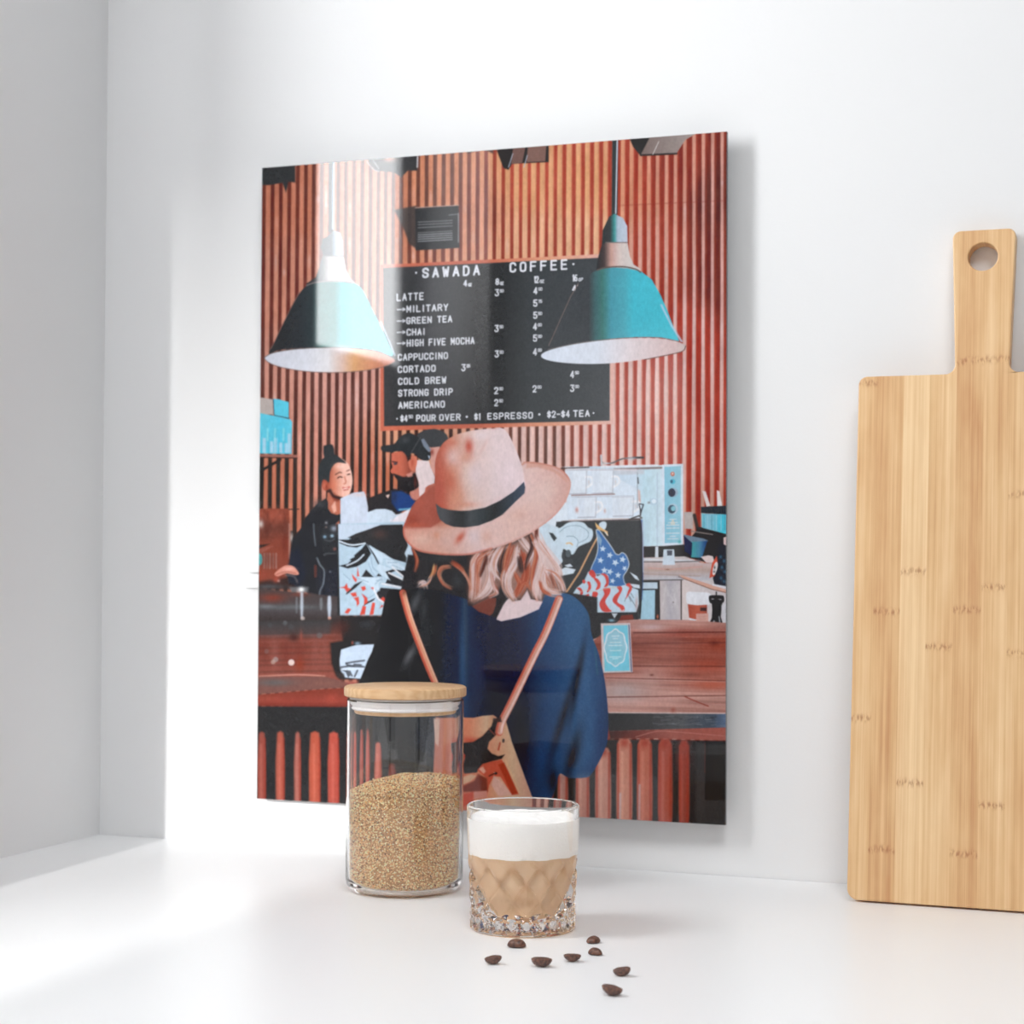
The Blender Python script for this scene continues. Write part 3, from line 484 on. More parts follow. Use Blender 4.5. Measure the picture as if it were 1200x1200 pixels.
    # ---- dark space under it and small white tub
    o = K(295, 720)
    fill([(780, 12), (1500, 12), (1500, 640), (940, 640), (940, 570), (780, 575), (740, 540), (700, 430), (690, 250), (800, 230), (780, 60)], (44, 43, 44), 4, o=o); blob(800, 110, 60, 70, (84, 50, 46), .6, o=o); blob(1010, 90, 60, 30, (58, 60, 64), .8, o=o)
    fill([(785, 310), (880, 280), (930, 268), (1075, 264), (1055, 330), (1020, 400), (985, 490), (955, 565), (820, 555), (775, 480), (772, 400)], (186, 202, 222), 1.3, o=o); blob(930, 255, 26, 14, (140, 170, 196), .8, o=o); blob(885, 250, 8, 14, (180, 90, 76), .8, o=o)
    for P in ([(830, 430), (880, 420), (990, 405)], [(775, 465), (860, 455), (985, 460)], [(830, 430), (840, 445), (900, 455)], [(780, 480), (830, 500), (850, 545)], [(860, 500), (880, 540)], [(900, 440), (960, 445)], [(840, 490), (860, 535)], [(930, 490), (905, 545)]): stroke(P, 2., (62, 64, 70), 1.2, o=o, alpha=.85)
    stroke([(790, 485), (880, 480), (980, 480)], 1.6, (206, 218, 232), 1, o=o); fill([(740, 500), (810, 520), (820, 560), (760, 560)], (60, 54, 54), 3, o=o, alpha=.8)
    # ---- right: cups, oven, machine front with flag, back bar
    o = K(640, 590)
    fill([(0, -10), (860, -10), (860, 160), (130, 160), (100, 260), (0, 400)], (220, 230, 242), 1.4, o=o)
    o = K(570, 400, 4)
    fill([(370, 600), (700, 590), (720, 840), (380, 840)], (216, 228, 242), 1.3, o=o)
    fill([(350, 588), (840, 580), (840, 960), (735, 962), (720, 700), (560, 610)], grad([(700, (190, 212, 230)), (745, (206, 222, 238)), (754, (188, 216, 230)), (770, (196, 220, 232)), (780, (210, 224, 238))]), 1.3, o=o)
    stroke([(350, 596), (480, 590)], 1.4, (70, 60, 58), 1.2, o=o); stroke([(600, 600), (830, 592)], 2.2, (110, 80, 74), 1.8, o=o, alpha=.8); fill([(590, 610), (740, 600), (740, 622), (600, 626)], (196, 196, 206), 3, o=o, alpha=.7)
    stroke([(540, 588), (800, 582)], 2.4, (224, 228, 238), 1.2, o=o); stroke([(380, 600), (700, 604)], 2.2, (210, 206, 214), 1.3, o=o)
    stroke([(535, 540), (545, 570), (590, 570), (640, 550), (720, 545)], 1.6, (90, 90, 94), 1.2, True, o=o); stroke([(690, 545), (735, 545)], 2.2, (50, 50, 54), 1, o=o); stroke([(538, 535), (540, 580)], 2.2, (190, 190, 198), 1.2, o=o); blob(560, 572, 20, 5, (226, 220, 224), .9, o=o); blob(680, 550, 22, 8, (196, 196, 204), .8, o=o)
    for cx, cy, w, h in ((420, 660, 100, 112), (545, 658, 100, 110), (470, 778, 90, 96), (640, 775, 100, 90)):    # stacked mugs with their handles
        fill([(cx-w/2, cy-h/2), (cx+w/2, cy-h/2), (cx+w/2-4, cy+h/2), (cx-w/2+4, cy+h/2)], (222, 230, 241), 1.3, o=o)
        stroke([(cx+w/2-4, cy-24), (cx+w/2+22, cy-22), (cx+w/2+26, cy+6), (cx+w/2-2, cy+26)], 2.6, (238, 240, 246), 1, True, o=o); stroke([(cx+w/2, cy-h/2+4), (cx+w/2-3, cy+h/2)], .9, (178, 180, 192), 1.2, o=o); blob(cx+w/2+10, cy, 5, 12, (206, 190, 188), .6, o=o); stroke([(cx-w/2, cy-h/2+2), (cx+w/2, cy-h/2)], .9, (196, 200, 212), 1, o=o); stroke([(cx-w/2+4, cy+h/2), (cx+w/2-4, cy+h/2-2)], 1.1, (168, 172, 188), 1.2, o=o); fill([(cx-w/2+6, cy-h/2+8), (cx-w/2+34, cy-h/2+8), (cx-w/2+34, cy+h/2-8), (cx-w/2+8, cy+h/2-8)], (210, 220, 234), 4, o=o, alpha=.7)
    stroke([(400, 722), (600, 716)], 1.3, (150, 120, 118), 1.1, o=o); stroke([(400, 730), (690, 724)], 1., (190, 196, 210), 1, o=o)
    stroke([(354, 846), (720, 832)], 1.9, (90, 78, 76), 1.2, o=o); stroke([(400, 838), (640, 830)], 1.4, (226, 220, 222), 1, o=o)
    blob(424, 790, 7, 12, (190, 110, 98), .7, o=o); blob(555, 795, 5, 10, (196, 150, 140), .7, o=o)
    stroke([(708, 615), (708, 780)], .9, (150, 160, 176), 1, o=o); stroke([(710, 640), (712, 665)], 1.6, (90, 96, 104), 1, o=o)
    stroke([(716, 765), (725, 800), (736, 765), (716, 762)], 1.3, (56, 60, 70), 1, o=o); stroke([(723, 790), (722, 815)], 1.8, (60, 60, 64), 1, o=o); stroke([(680, 830), (715, 818), (728, 828)], 1.6, (70, 66, 66), 1, o=o)
    ell(783, 752, 20, 17, (180, 204, 222), 1.2, o=o); ell(786, 750, 11, 10, (222, 234, 244), 1, o=o); blob(762, 756, 6, 5, (120, 110, 112), .8, o=o)
    stroke([(801, 620), (801, 960)], 1.6, (178, 196, 216), 1.2, o=o, alpha=.8)
    fill([(824, 578), (922, 574), (922, 958), (828, 960)], (212, 222, 236), 1.2, o=o)
    fill([(834, 588), (912, 584), (912, 944), (836, 946)], grad([(777, (130, 188, 212)), (798, (146, 196, 214))]), 1.2, o=o)
    ell(873, 622, 10, 11, (196, 120, 104), 1.1, o=o); ell(873, 620, 4, 5, (226, 200, 190), 1, o=o); ell(873, 657, 13, 12, (80, 180, 204), 1.1, o=o); ell(868, 657, 6, 8, (40, 90, 120), 1, o=o)
    ell(875, 708, 23, 21, (150, 170, 190), 1.1, o=o); ell(869, 709, 17, 20, (34, 40, 62), 1.1, o=o); ell(874, 786, 25, 26, (170, 196, 214), 1.1, o=o); ell(869, 787, 18, 20, (52, 74, 92), 1.1, o=o); ell(876, 784, 11, 12, (130, 190, 206), 1, o=o)
    for y, w in ((835, 14), (850, 20), (862, 28), (876, 28), (900, 30), (914, 12), (926, 24)): stroke([(874-w, y), (874+w, y-1)], 1.4, (206, 216, 226), 1, o=o, alpha=.8)
    stroke([(874, 838), (866, 856), (882, 856), (874, 838)], 1.2, (210, 200, 180), 1, o=o); blob(905, 940, 8, 8, (70, 160, 160), .8, o=o)
    fill([(735, 962), (830, 960), (930, 952), (1000, 870), (1125, 900), (1125, 1060), (930, 1010), (738, 1014)], (44, 42, 44), 1.3, o=o)
    fill([(925, 800), (968, 800), (968, 880), (930, 878)], (180, 170, 168), 1.2, o=o); stroke([(975, 815), (990, 880)], 4, (60, 52, 50), 1.6, o=o)
    fill([(792, 962), (806, 962), (806, 1014), (790, 1014)], (206, 214, 226), 1.1, o=o)
    # small bottles, teal box
    fill([(1012, 700), (1028, 704), (1050, 772), (1032, 776)], (214, 206, 206), 1, o=o); fill([(1080, 698), (1092, 702), (1106, 774), (1082, 776)], (224, 216, 216), 1, o=o)
    fill([(1006, 776), (1130, 770), (1130, 812), (1006, 804)], (42, 48, 56), 1.1, o=o); fill([(1008, 806), (1130, 812), (1130, 904), (1070, 900), (1010, 884)], grad([(822, (120, 190, 210)), (834, (130, 186, 206)), (846, (74, 190, 214))]), 1.1, o=o)
    for x in (1020, 1036, 1056, 1078, 1100, 1116): stroke([(x, 815), (x, 885)], .9, (170, 206, 220) if x % 3 else (70, 140, 160), 1, o=o, alpha=.7)
    fill([(990, 868), (1130, 905), (1130, 922), (980, 900)], (40, 38, 40), 1.2, o=o)
    fill([(925, 905), (1020, 925), (1040, 935), (1000, 950), (950, 950), (930, 960)], (110, 130, 150), 1.1, o=o); fill([(960, 940), (1035, 935), (1010, 1015), (960, 1012)], grad([(811, (70, 156, 160)), (820, (76, 130, 160)), (829, (38, 60, 120))]), 1.1, o=o)
    fill([(925, 910), (965, 945), (962, 1005), (930, 985)], (36, 42, 74), 1.2, o=o); stroke([(960, 890), (1060, 905)], 1.4, (130, 120, 116), 1, o=o)
    # back bar, timber and drawers
    fill([(735, 1014), (930, 1008), (1060, 1060), (1125, 1075), (1125, 1400), (735, 1450)], (198, 190, 192), 1.3, o=o)
    fill([(735, 1035), (1080, 1040), (1050, 1120), (735, 1118)], grad([(660, (196, 176, 176)), (668, (182, 160, 152)), (678, (186, 184, 194))], 'y'), 1.4, o=o)
    stroke([(737, 1022), (900, 1026), (1000, 1030)], 1.6, (214, 218, 228), 1, o=o); stroke([(737, 1034), (890, 1034), (1000, 1030)], 1.2, (96, 90, 92), 1, o=o); stroke([(760, 1062), (860, 1070), (1010, 1056)], 1.4, (206, 150, 142), 1.8, o=o, alpha=.7); stroke([(740, 1090), (1000, 1100)], 1.2, (150, 120, 110), 1.8, o=o, alpha=.5); blob(850, 1070, 10, 3, (110, 80, 70), .7, o=o)
    fill([(830, 975), (880, 975), (884, 1048), (826, 1048)], (200, 214, 228), 1.1, o=o); fill([(846, 980), (872, 980), (870, 1004), (848, 1004)], (80, 84, 96), 1.1, o=o)
    fill([(1005, 1010), (1040, 1003), (1062, 1008), (1070, 1040), (1030, 1038)], (214, 196, 196), 1.2, o=o)
    fill([(1125, 935), (1085, 960), (1075, 1030), (1062, 1110), (1070, 1145), (1125, 1150)], (38, 40, 50), 1.2, o=o); fill([(1058, 1040), (1080, 1005), (1085, 1050), (1070, 1100), (1045, 1110)], (200, 84, 66), 1.1, o=o); ell(1072, 1065, 10, 32, (216, 210, 212), 1, .25, o=o); blob(1070, 1060, 4, 8, (60, 60, 66), .9, o=o); blob(1068, 1080, 5, 5, (70, 70, 76), .9, o=o)
    for x, y in ((1098, 1010), (1115, 1030), (1104, 1060), (1118, 1080), (1100, 1110), (1115, 1125)): blob(x, y, 7, 8, (66, 110, 140), .8, o=o)
    fill([(1112, 920), (1128, 915), (1128, 960), (1112, 950)], (216, 190, 190), 1.2, o=o)
    o = K(700, 640)
    fill([(390, 298), (760, 300), (760, 660), (390, 660)], (44, 42, 44), 1.3, o=o)
    fill([(392, 318), (528, 318), (530, 375), (392, 375)], (188, 206, 222), 1.2, o=o); fill([(386, 388), (508, 384), (505, 645), (370, 645)], (162, 200, 220), 1.2, o=o)
    fill([(548, 300), (735, 298), (735, 650), (552, 650)], grad([(772, (196, 184, 184)), (785, (176, 172, 180)), (798, (192, 184, 188))]), 1.3, o=o); fill([(740, 290), (1130, 400), (1130, 660), (742, 650)], grad([(798, (214, 200, 198)), (815, (206, 196, 198)), (850, (196, 190, 194))]), 1.3, o=o)
    stroke([(737, 300), (737, 640)], 1.3, (80, 72, 72), 1.1, o=o); ell(668, 493, 5, 6, (90, 80, 80), 1, o=o); stroke([(400, 300), (750, 296)], 1.2, (90, 84, 84), 1, o=o); ell(530, 620, 9, 20, (150, 84, 66), 1.1, o=o)
    for i in range(14): stroke([(560+rngp.random()*160, 320+rngp.random()*60), (560+rngp.random()*160, 500+rngp.random()*120)], 1, (206, 200, 204), 1.6, o=o, alpha=.3)
    fill([(715, 250), (760, 262), (1138, 385), (1138, 415), (1000, 380), (760, 290)], (206, 160, 144), 1.2, o=o); stroke([(715, 268), (1000, 378), (1138, 410)], .9, (96, 70, 64), 1, o=o, alpha=.7); stroke([(1020, 340), (1138, 362)], 2, (210, 214, 222), 1.1, o=o)
    # white cup, red basket, pepper mill
    fill([(785, 410), (870, 403), (985, 412), (1000, 450), (985, 515), (880, 522), (795, 512)], (222, 224, 232), 1.2, True, o=o); fill([(795, 510), (880, 520), (965, 515), (965, 640), (860, 645), (806, 630)], grad([(806, (166, 78, 62)), (818, (186, 96, 76)), (830, (160, 78, 66))]), 1.2, o=o)
    fill([(808, 632), (890, 650), (880, 690), (840, 690), (815, 670)], (214, 218, 226), 1.2, o=o); fill([(905, 540), (960, 540), (960, 570), (905, 570)], (70, 48, 48), 1.4, o=o)
    fill([(868, 595), (975, 590), (975, 760), (890, 765), (875, 740)], (186, 120, 106), 1.4, o=o)
    for y in range(600, 765, 14): stroke([(872, y), (972, y-2)], .9, (216, 190, 184), .9, o=o)
    for P in ([(980, 445), (1000, 432), (1090, 432), (1112, 445), (1115, 480), (1095, 500), (1010, 505), (985, 490)],): fill(P, (40, 38, 40), 1.1, True, o=o)
    fill([(1005, 495), (1100, 490), (1092, 560), (1085, 620), (1105, 690), (1125, 740), (1115, 790), (1000, 795), (975, 770), (980, 690), (1005, 630), (1010, 560)], (38, 36, 38), 1.2, o=o); stroke([(1046, 405), (1046, 435)], 1.6, (60, 58, 60), 1, o=o)
    blob(1014, 465, 12, 5, (190, 190, 196), .9, o=o); blob(1080, 468, 14, 5, (170, 170, 176), .9, o=o); stroke([(1025, 660), (1020, 700)], 1.6, (180, 184, 190), 1.4, o=o); stroke([(1070, 620), (1080, 690)], 1.4, (150, 154, 160), 1.4, o=o); fill([(1090, 520), (1135, 500), (1138, 740), (1110, 700), (1095, 620)], (200, 200, 208), 2.4, o=o, alpha=.8)
    # ---- machine front, right, with the flag painting
    o = K(640, 590)
    fill([(90, 160), (825, 148), (845, 250), (850, 700), (830, 1015), (380, 1010), (0, 800)], (60, 63, 66), 1.3, o=o)
    stroke([(838, 150), (848, 400), (845, 650), (838, 840)], 2.6, (60, 90, 150), 1.6, o=o, alpha=.7); stroke([(826, 150), (840, 260), (838, 700), (825, 960)], 1.8, (40, 40, 44), 1.2, o=o); stroke([(848, 170), (854, 600)], 1.2, (190, 200, 214), 1.1, o=o, alpha=.7)
    stroke([(150, 160), (825, 142)], 1.6, (76, 68, 68), 1.2, o=o); stroke([(200, 148), (720, 134)], 1.4, (206, 196, 198), 1.1, o=o)
    fill([(120, 215), (190, 170), (260, 158), (330, 170), (370, 210), (405, 230), (412, 280), (390, 330), (340, 355), (280, 385), (230, 450), (150, 400), (140, 520), (0, 560), (-60, 200), (80, 200)], (204, 222, 236), 1.4, True, o=o)
    stroke([(120, 250), (180, 205), (280, 195), (350, 230), (375, 270), (350, 315), (290, 345)], .7, (140, 166, 186), .9, True, o=o); stroke([(180, 290), (240, 290), (280, 330), (270, 380)], .7, (130, 156, 176), .9, True, o=o)
    stroke([(180, 352), (210, 347), (230, 362)], 1.6, (220, 180, 130), 1.1, True, o=o); fill([(25, 255), (60, 262), (95, 305), (70, 332), (48, 300)], (58, 64, 68), 1.2, o=o)
    ell(195, 440, 24, 34, (84, 92, 98), 1.2, o=o); fill([(140, 430), (160, 425), (165, 480), (230, 490), (240, 520), (200, 530), (150, 515), (135, 470)], (66, 70, 74), 1.3, o=o)
    fill([(150, 545), (230, 520), (262, 590), (180, 650), (130, 640)], (60, 63, 66), 1.3, o=o); fill([(90, 600), (170, 560), (260, 580), (240, 615), (140, 635)], (212, 224, 236), 1.2, o=o); fill([(160, 545), (210, 530), (235, 555), (190, 560)], (206, 218, 230), 1.1, o=o)
    stroke([(455, 290), (380, 430), (290, 610), (165, 800)], 2., (206, 158, 118), 1, o=o)
    fill([(465, 180), (500, 158), (528, 168), (530, 200), (510, 235), (480, 220)], (206, 222, 236), 1.2, True, o=o); fill([(430, 165), (450, 185), (500, 225), (540, 245), (545, 285), (515, 250), (450, 225), (438, 200)], (222, 180, 122), 1.1, o=o); stroke([(520, 250), (540, 280)], 1.2, (230, 224, 216), 1, o=o)
    flagP = curve([(440, 235), (470, 240), (500, 280), (545, 340), (585, 400), (610, 440), (640, 450), (670, 432), (705, 460), (728, 530), (710, 590), (680, 640), (690, 700), (720, 720), (620, 735), (540, 720), (545, 640), (500, 620), (440, 620), (395, 600), (400, 560), (435, 480), (455, 400), (450, 310)])
    fill(flagP, (72, 116, 176), 1.1, o=o); stroke(list(flagP)+[flagP[0]], 1., (206, 214, 220), .9, o=o)
    blob(440, 570, 40, 50, (60, 104, 160), .6, o=o); blob(640, 690, 50, 40, (58, 102, 158), .6, o=o); fill([(448, 250), (490, 320), (480, 380), (455, 330)], (150, 180, 200), 1.6, o=o, alpha=.8)
    for x, y, r, a in ((498, 398, 31, .1), (560, 455, 31, .3), (478, 500, 31, .2), (608, 520, 34, .5), (672, 492, 32, .2), (512, 588, 32, 0), (560, 600, 32, .4), (632, 630, 30, .1), (583, 680, 27, .3), (690, 570, 26, .6)):
        fill([(x+(r if k % 2 == 0 else r*.45)*math.sin(a+k*math.pi/5), y-(r if k % 2 == 0 else r*.45)*math.cos(a+k*math.pi/5)) for k in range(10)], (196, 216, 234), 1., o=o)
    fill([(230, 800), (270, 740), (330, 690), (370, 600), (410, 590), (450, 640), (500, 615), (545, 650), (550, 720), (640, 730), (710, 710), (760, 740), (810, 760), (815, 880), (790, 960), (380, 958), (320, 880)], (190, 212, 230), 1.2, o=o)
    red = (206, 76, 70)
    for P in ([(375, 605), (400, 582), (425, 600), (437, 640), (415, 655), (385, 630)], [(415, 655), (450, 660), (478, 700), (470, 745), (435, 760), (450, 710)], [(480, 620), (520, 618), (550, 660), (545, 720), (510, 735), (528, 690), (510, 640)], [(318, 680), (335, 670), (348, 690), (330, 705)], [(360, 690), (385, 690), (395, 740), (370, 780), (358, 775), (372, 730)], [(270, 745), (300, 740), (322, 770), (320, 800), (295, 810), (300, 775)], [(318, 825), (370, 795), (375, 820), (335, 880), (312, 870)],
              [(410, 780), (440, 775), (455, 800), (415, 870), (420, 920), (440, 950), (380, 948), (372, 900), (400, 830)], [(500, 750), (560, 745), (560, 790), (520, 860), (550, 920), (575, 948), (500, 948), (468, 880), (510, 800)], [(620, 735), (655, 728), (668, 760), (625, 860), (680, 900), (690, 940), (660, 948), (640, 915), (585, 860), (600, 810), (640, 770)], [(700, 715), (735, 700), (755, 740), (740, 780), (700, 840), (720, 770), (730, 740)]): fill(P, red, 1.2, True, o=o)
    stroke([(640, 915), (665, 945), (685, 935)], 1, (226, 220, 224), 1, True, o=o); stroke([(250, 800), (350, 760), (430, 775), (540, 745), (640, 735)], .8, (206, 190, 170), .9, True, o=o, alpha=.7)
    for P in ([(720, 800), (745, 860)], [(735, 820), (790, 910)], [(700, 830), (690, 860)], [(745, 790), (770, 830)]): stroke(P, .6, (96, 100, 110), .8, True, o=o)
    fill([(735, 602), (800, 640), (820, 680), (780, 660)], (206, 218, 230), 1, o=o); fill([(735, 705), (820, 715), (825, 748), (770, 740)], (206, 218, 232), 1, o=o); blob(795, 880, 12, 60, (190, 150, 146), .7, o=o)
    fill([(370, 962), (800, 955), (815, 1020), (640, 1100), (400, 1200)], (46, 46, 49), 1.4, o=o); fill([(575, 965), (630, 965), (600, 1010)], (190, 200, 212), 1.2, o=o); blob(575, 1028, 26, 12, (140, 190, 214), .9, o=o); fill([(660, 985), (760, 975), (770, 1020), (640, 1030)], (120, 50, 42), 1.6, o=o)
    # ---- bar top, right
    o = K(570, 680, 4)
    fill([(620, 190), (700, 184), (940, 186), (1130, 200), (1130, 630), (540, 622), (480, 500), (480, 300)], grad([(726, (186, 140, 132)), (745, (150, 90, 80)), (760, (142, 78, 66)), (790, (168, 106, 94)), (815, (186, 140, 130)), (835, (178, 128, 118))], 'y'), 1.3, o=o)
    wn = noise(21, 70, 3); wm = noise(22, 160, 9)
    M = mask([(620, 190), (940, 186), (1130, 200), (1130, 622), (540, 618), (480, 480), (480, 300)], 1, o=o)
    IMG[:] += (M*(wn*26+wm*40))[..., None]*np.array([1, .85, .8], np.float32)
    CLIP[0] = M
    blob(1100, 300, 120, 50, (150, 66, 48), .8, o=o); blob(900, 250, 90, 20, (150, 66, 52), .7, o=o); blob(1040, 400, 120, 40, (158, 68, 50), .7, o=o); blob(1060, 490, 110, 26, (180, 84, 62), .7, o=o); blob(640, 520, 120, 60, (172, 158, 158), .8, o=o); blob(770, 220, 70, 18, (198, 172, 172), .8, o=o); blob(770, 460, 60, 60, (186, 150, 144), .5, o=o); blob(850, 560, 90, 24, (196, 150, 142), .6, o=o)
    CLIP[0] = None
    for y0, y1, a in ((246, 243, .9), (296, 292, .6), (402, 404, .6), (458, 472, .6), (548, 540, .7)): stroke([(690 if y0 < 440 else 560, y0), (1125, y1)], 1.3, (84, 40, 36), 1.2, o=o, alpha=a)
    stroke([(560, 462), (1125, 476)], .8, (216, 176, 166), 1, o=o, alpha=.5); stroke([(930, 545), (1000, 575), (1040, 590)], 1.2, (140, 60, 50), 1.1, True, o=o); blob(775, 444, 10, 5, (96, 50, 44), .8, o=o); blob(1070, 295, 20, 12, (80, 30, 26), .5, o=o)
    fill([(560, 620), (1130, 625), (1130, 692), (800, 700), (575, 708)], grad([(700, (46, 46, 48)), (760, (58, 58, 60)), (800, (84, 86, 90)), (835, (70, 80, 94)), (852, (90, 110, 140))]), 1.3, o=o)
    for i in range(40): x = 760+rngp.random()*360; y = 632+rngp.random()*52; stroke([(x, y), (x+20+rngp.random()*40, y+rngp.uniform(-8, 8))], .9, (130, 134, 140) if i % 3 else (40, 42, 46), 1, o=o, alpha=.35)
    stroke([(575, 620), (1125, 624)], 1.3, (206, 186, 182), 1, o=o); blob(876, 608, 12, 12, (150, 82, 70), .8, o=o)
    fill([(575, 708), (800, 700), (1125, 690), (1125, 752), (800, 742), (580, 742)], grad([(715, (70, 44, 42)), (745, (110, 56, 50)), (780, (150, 84, 74)), (850, (158, 88, 78))]), 1.3, o=o); stroke([(700, 735), (800, 708), (900, 712), (1120, 730)], .9, (196, 130, 120), 1, True, o=o, alpha=.7); stroke([(580, 745), (1125, 754)], 1.2, (60, 34, 32), 1, o=o)
    fill([(560, 748), (1130, 755), (1130, 1150), (300, 1130), (330, 900)], (46, 44, 45), 1.2, o=o)
    for xa, xb, ya, c in ((335, 382, 900, (172, 128, 118)), (420, 482, 880, (180, 122, 106)), (512, 582, 790, (188, 134, 118)), (612, 682, 748, (190, 128, 108)), (708, 776, 750, (178, 100, 80)), (806, 870, 750, (160, 78, 64)), (903, 950, 756, (140, 66, 56))):
        m = (xa+xb)/2
        fill([(xa+8, ya+4), (m, ya-4), (xb-8, ya+4), (xb, ya+80), (xb-3, 1150), (xa+3, 1150), (xa, ya+80)], c, 3, True, o=o)
        stroke([(m-10, ya+60), (m-11, 1130)], 3.2, tuple(min(255, v+24) for v in c), 3, o=o, alpha=.8); stroke([(xb-6, ya+20), (xb-7, 1130)], 2.4, (150, 54, 42), 2.4, o=o, alpha=.8); stroke([(xa+5, ya+20), (xa+6, 1130)], 2., (166, 62, 48), 2.2, o=o, alpha=.8)
        if ya < 800: blob(m, ya+14, 22, 22, (150, 56, 44), .8, o=o)
    for x, y0 in ((628, 1000), (718, 960)): stroke([(x, y0), (x-2, 1120)], 2.2, (186, 176, 180), 2, o=o, alpha=.7)
    fill([(985, 760), (1030, 762), (1025, 1150), (980, 1150)], (60, 60, 61), 6, o=o, alpha=.7); fill([(1028, 764), (1130, 764), (1130, 1150), (1024, 1150)], (38, 38, 39), 2, o=o); stroke([(1025, 765), (1024, 900)], .8, (96, 48, 44), 1.4, o=o, alpha=.8); fill([(1020, 1030), (1130, 1030), (1130, 1150), (1016, 1150)], (56, 56, 57), 3, o=o, alpha=.8); blob(920, 840, 30, 60, (150, 62, 52), .5, o=o)
    # framed card on the bar
    fill([(536, 202), (674, 200), (686, 432), (544, 436)], (206, 192, 194), 1.1, o=o); fill([(548, 212), (662, 210), (672, 424), (554, 427)], (118, 198, 222), 1.1, o=o); stroke([(668, 210), (680, 426)], 1.1, (60, 80, 120), 1, o=o); stroke([(544, 437), (688, 433)], 1.2, (110, 70, 66), 1.2, o=o, alpha=.8)
    ov = lambda a, b: [(605+a*math.cos(t)*(1+.05*math.cos(8*t)), 316+b*math.sin(t)*(1+.05*math.cos(8*t))) for t in [6.2832*k/40 for k in range(41)]]
    fill(ov(50, 82), (150, 196, 214), 1.1, o=o); stroke(ov(51, 84), 1.5, (222, 228, 236), .9, o=o); blob(605, 350, 34, 40, (110, 204, 224), .7, o=o)
    for y, w in ((262, 16), (274, 10), (292, 24), (306, 30), (330, 24), (360, 26), (368, 12)): stroke([(605-w, y), (605+w, y-1)], 1.2, (214, 232, 238), 1, o=o, alpha=.75)
    fill([(478, 650), (560, 655), (640, 690), (700, 700), (700, 740), (440, 740), (470, 690)], (48, 47, 50), 2)
    # ---- customer seen from behind: dress
    o = K(440, 680)
    dress = [(100, 120), (230, 90), (420, 70), (780, 160), (900, 240), (1060, 330), (1300, 280), (1450, 150), (1560, 120), (1660, 115), (1750, 150), (1840, 240), (1880, 330), (1900, 480), (1960, 640), (2010, 850), (2040, 1100), (2045, 1350), (2010, 1500), (1900, 1700), (1830, 1735), (1700, 1735), (1620, 1700), (1590, 1800), (1540, 1930), (1480, 1960), (1100, 1960), (600, 1600), (-140, 1200), (-100, 900), (20, 500)]
    dm = [(p[0]/7.5+440, p[1]/7.5+680) for p in dress]
    fill(dm, grad([(420, (44, 44, 46)), (480, (48, 50, 54)), (510, (46, 52, 66)), (535, (38, 48, 76)), (545, (44, 66, 106)), (560, (38, 48, 74)), (600, (34, 44, 72)), (640, (46, 74, 118)), (670, (60, 100, 150)), (690, (62, 104, 152)), (712, (44, 66, 110))]), 1.3, True)
    CLIP[0] = mask(dm, 1.2, True)
    fill([(430, 690), (520, 690), (516, 800), (490, 810), (420, 812)], (46, 46, 48), 16, alpha=.9)
    for x, y, rx, ry, c, a, g in ((487, 706, 5, 14, (110, 114, 120), .7, .4), (480, 768, 4, 13, (124, 126, 132), .75, .5), (497, 715, 4, 14, (84, 88, 92), .6, .1), (500, 740, 8, 20, (64, 68, 72), .6, 0), (545, 740, 3, 60, (80, 100, 116), .6, 0), (542, 780, 3.5, 50, (58, 96, 140), .8, 0), (575, 750, 20, 50, (36, 40, 62), .6, 0), (585, 820, 22, 30, (34, 34, 40), .8, 0), (560, 790, 8, 40, (40, 60, 104), .6, 0),
        (665, 705, 28, 22, (64, 108, 154), .9, 0), (672, 740, 16, 40, (64, 106, 152), .7, .1), (640, 730, 14, 40, (48, 82, 130), .6, .3), (655, 770, 18, 12, (52, 84, 124), .5, 0), (610, 860, 14, 60, (38, 38, 44), .9, 0), (600, 780, 18, 40, (34, 42, 70), .7, .1), (646, 850, 10, 60, (46, 82, 130), .8, .08), (638, 880, 10, 40, (40, 70, 116), .6, 0), (660, 840, 5, 60, (36, 38, 50), .85, .3), (676, 800, 4, 50, (30, 34, 46), .8, .18), (690, 860, 8, 50, (56, 98, 150), .8, .08), (704, 870, 7, 44, (44, 68, 112), .6, 0), (670, 890, 7, 34, (32, 32, 38), .9, .25), (698, 790, 7, 40, (48, 86, 134), .6, -.1), (680, 905, 14, 8, (46, 84, 130), .6, 0), (648, 915, 6, 16, (30, 30, 34), .8, 0), (695, 900, 10, 14, (40, 66, 112), .5, 0)):
        blob(x, y, rx, ry, c, a, g)
    stroke([(690, 720), (696, 750), (700, 790)], 1.2, (70, 150, 140), 2, True, alpha=.35)
    IMG[:] += (CLIP[0]*(noise(31, 3, 3)*6))[..., None]; IMG[:] *= (1-CLIP[0]*.13)[..., None]
    CLIP[0] = None
    # bag
    fill([(540, 842), (562, 842), (578, 838), (588, 845), (592, 842), (600, 870), (624, 935), (624, 960), (520, 960), (520, 842)], grad([(540, (196, 104, 78)), (565, (206, 130, 100)), (600, (204, 170, 140)), (620, (198, 150, 130))]), 1.3)
    o = K(520, 800)
    fill([(20, 310), (160, 305), (260, 310), (340, 292), (430, 285), (440, 310), (420, 380), (330, 470), (200, 540), (120, 530), (20, 560)], grad([(525, (206, 124, 96)), (550, (210, 132, 102)), (570, (206, 170, 140)), (578, (190, 140, 110))]), 1.3, o=o); blob(230, 510, 80, 30, (186, 76, 58), .8, o=o)
    fill([(150, 530), (260, 520), (340, 470), (420, 380), (440, 310), (500, 340), (505, 390), (460, 460), (400, 520), (385, 580), (420, 620), (480, 645), (540, 630), (510, 670), (430, 690), (340, 720), (290, 790), (180, 800), (165, 740), (185, 660), (160, 600)], (48, 44, 45), 1.3, o=o)
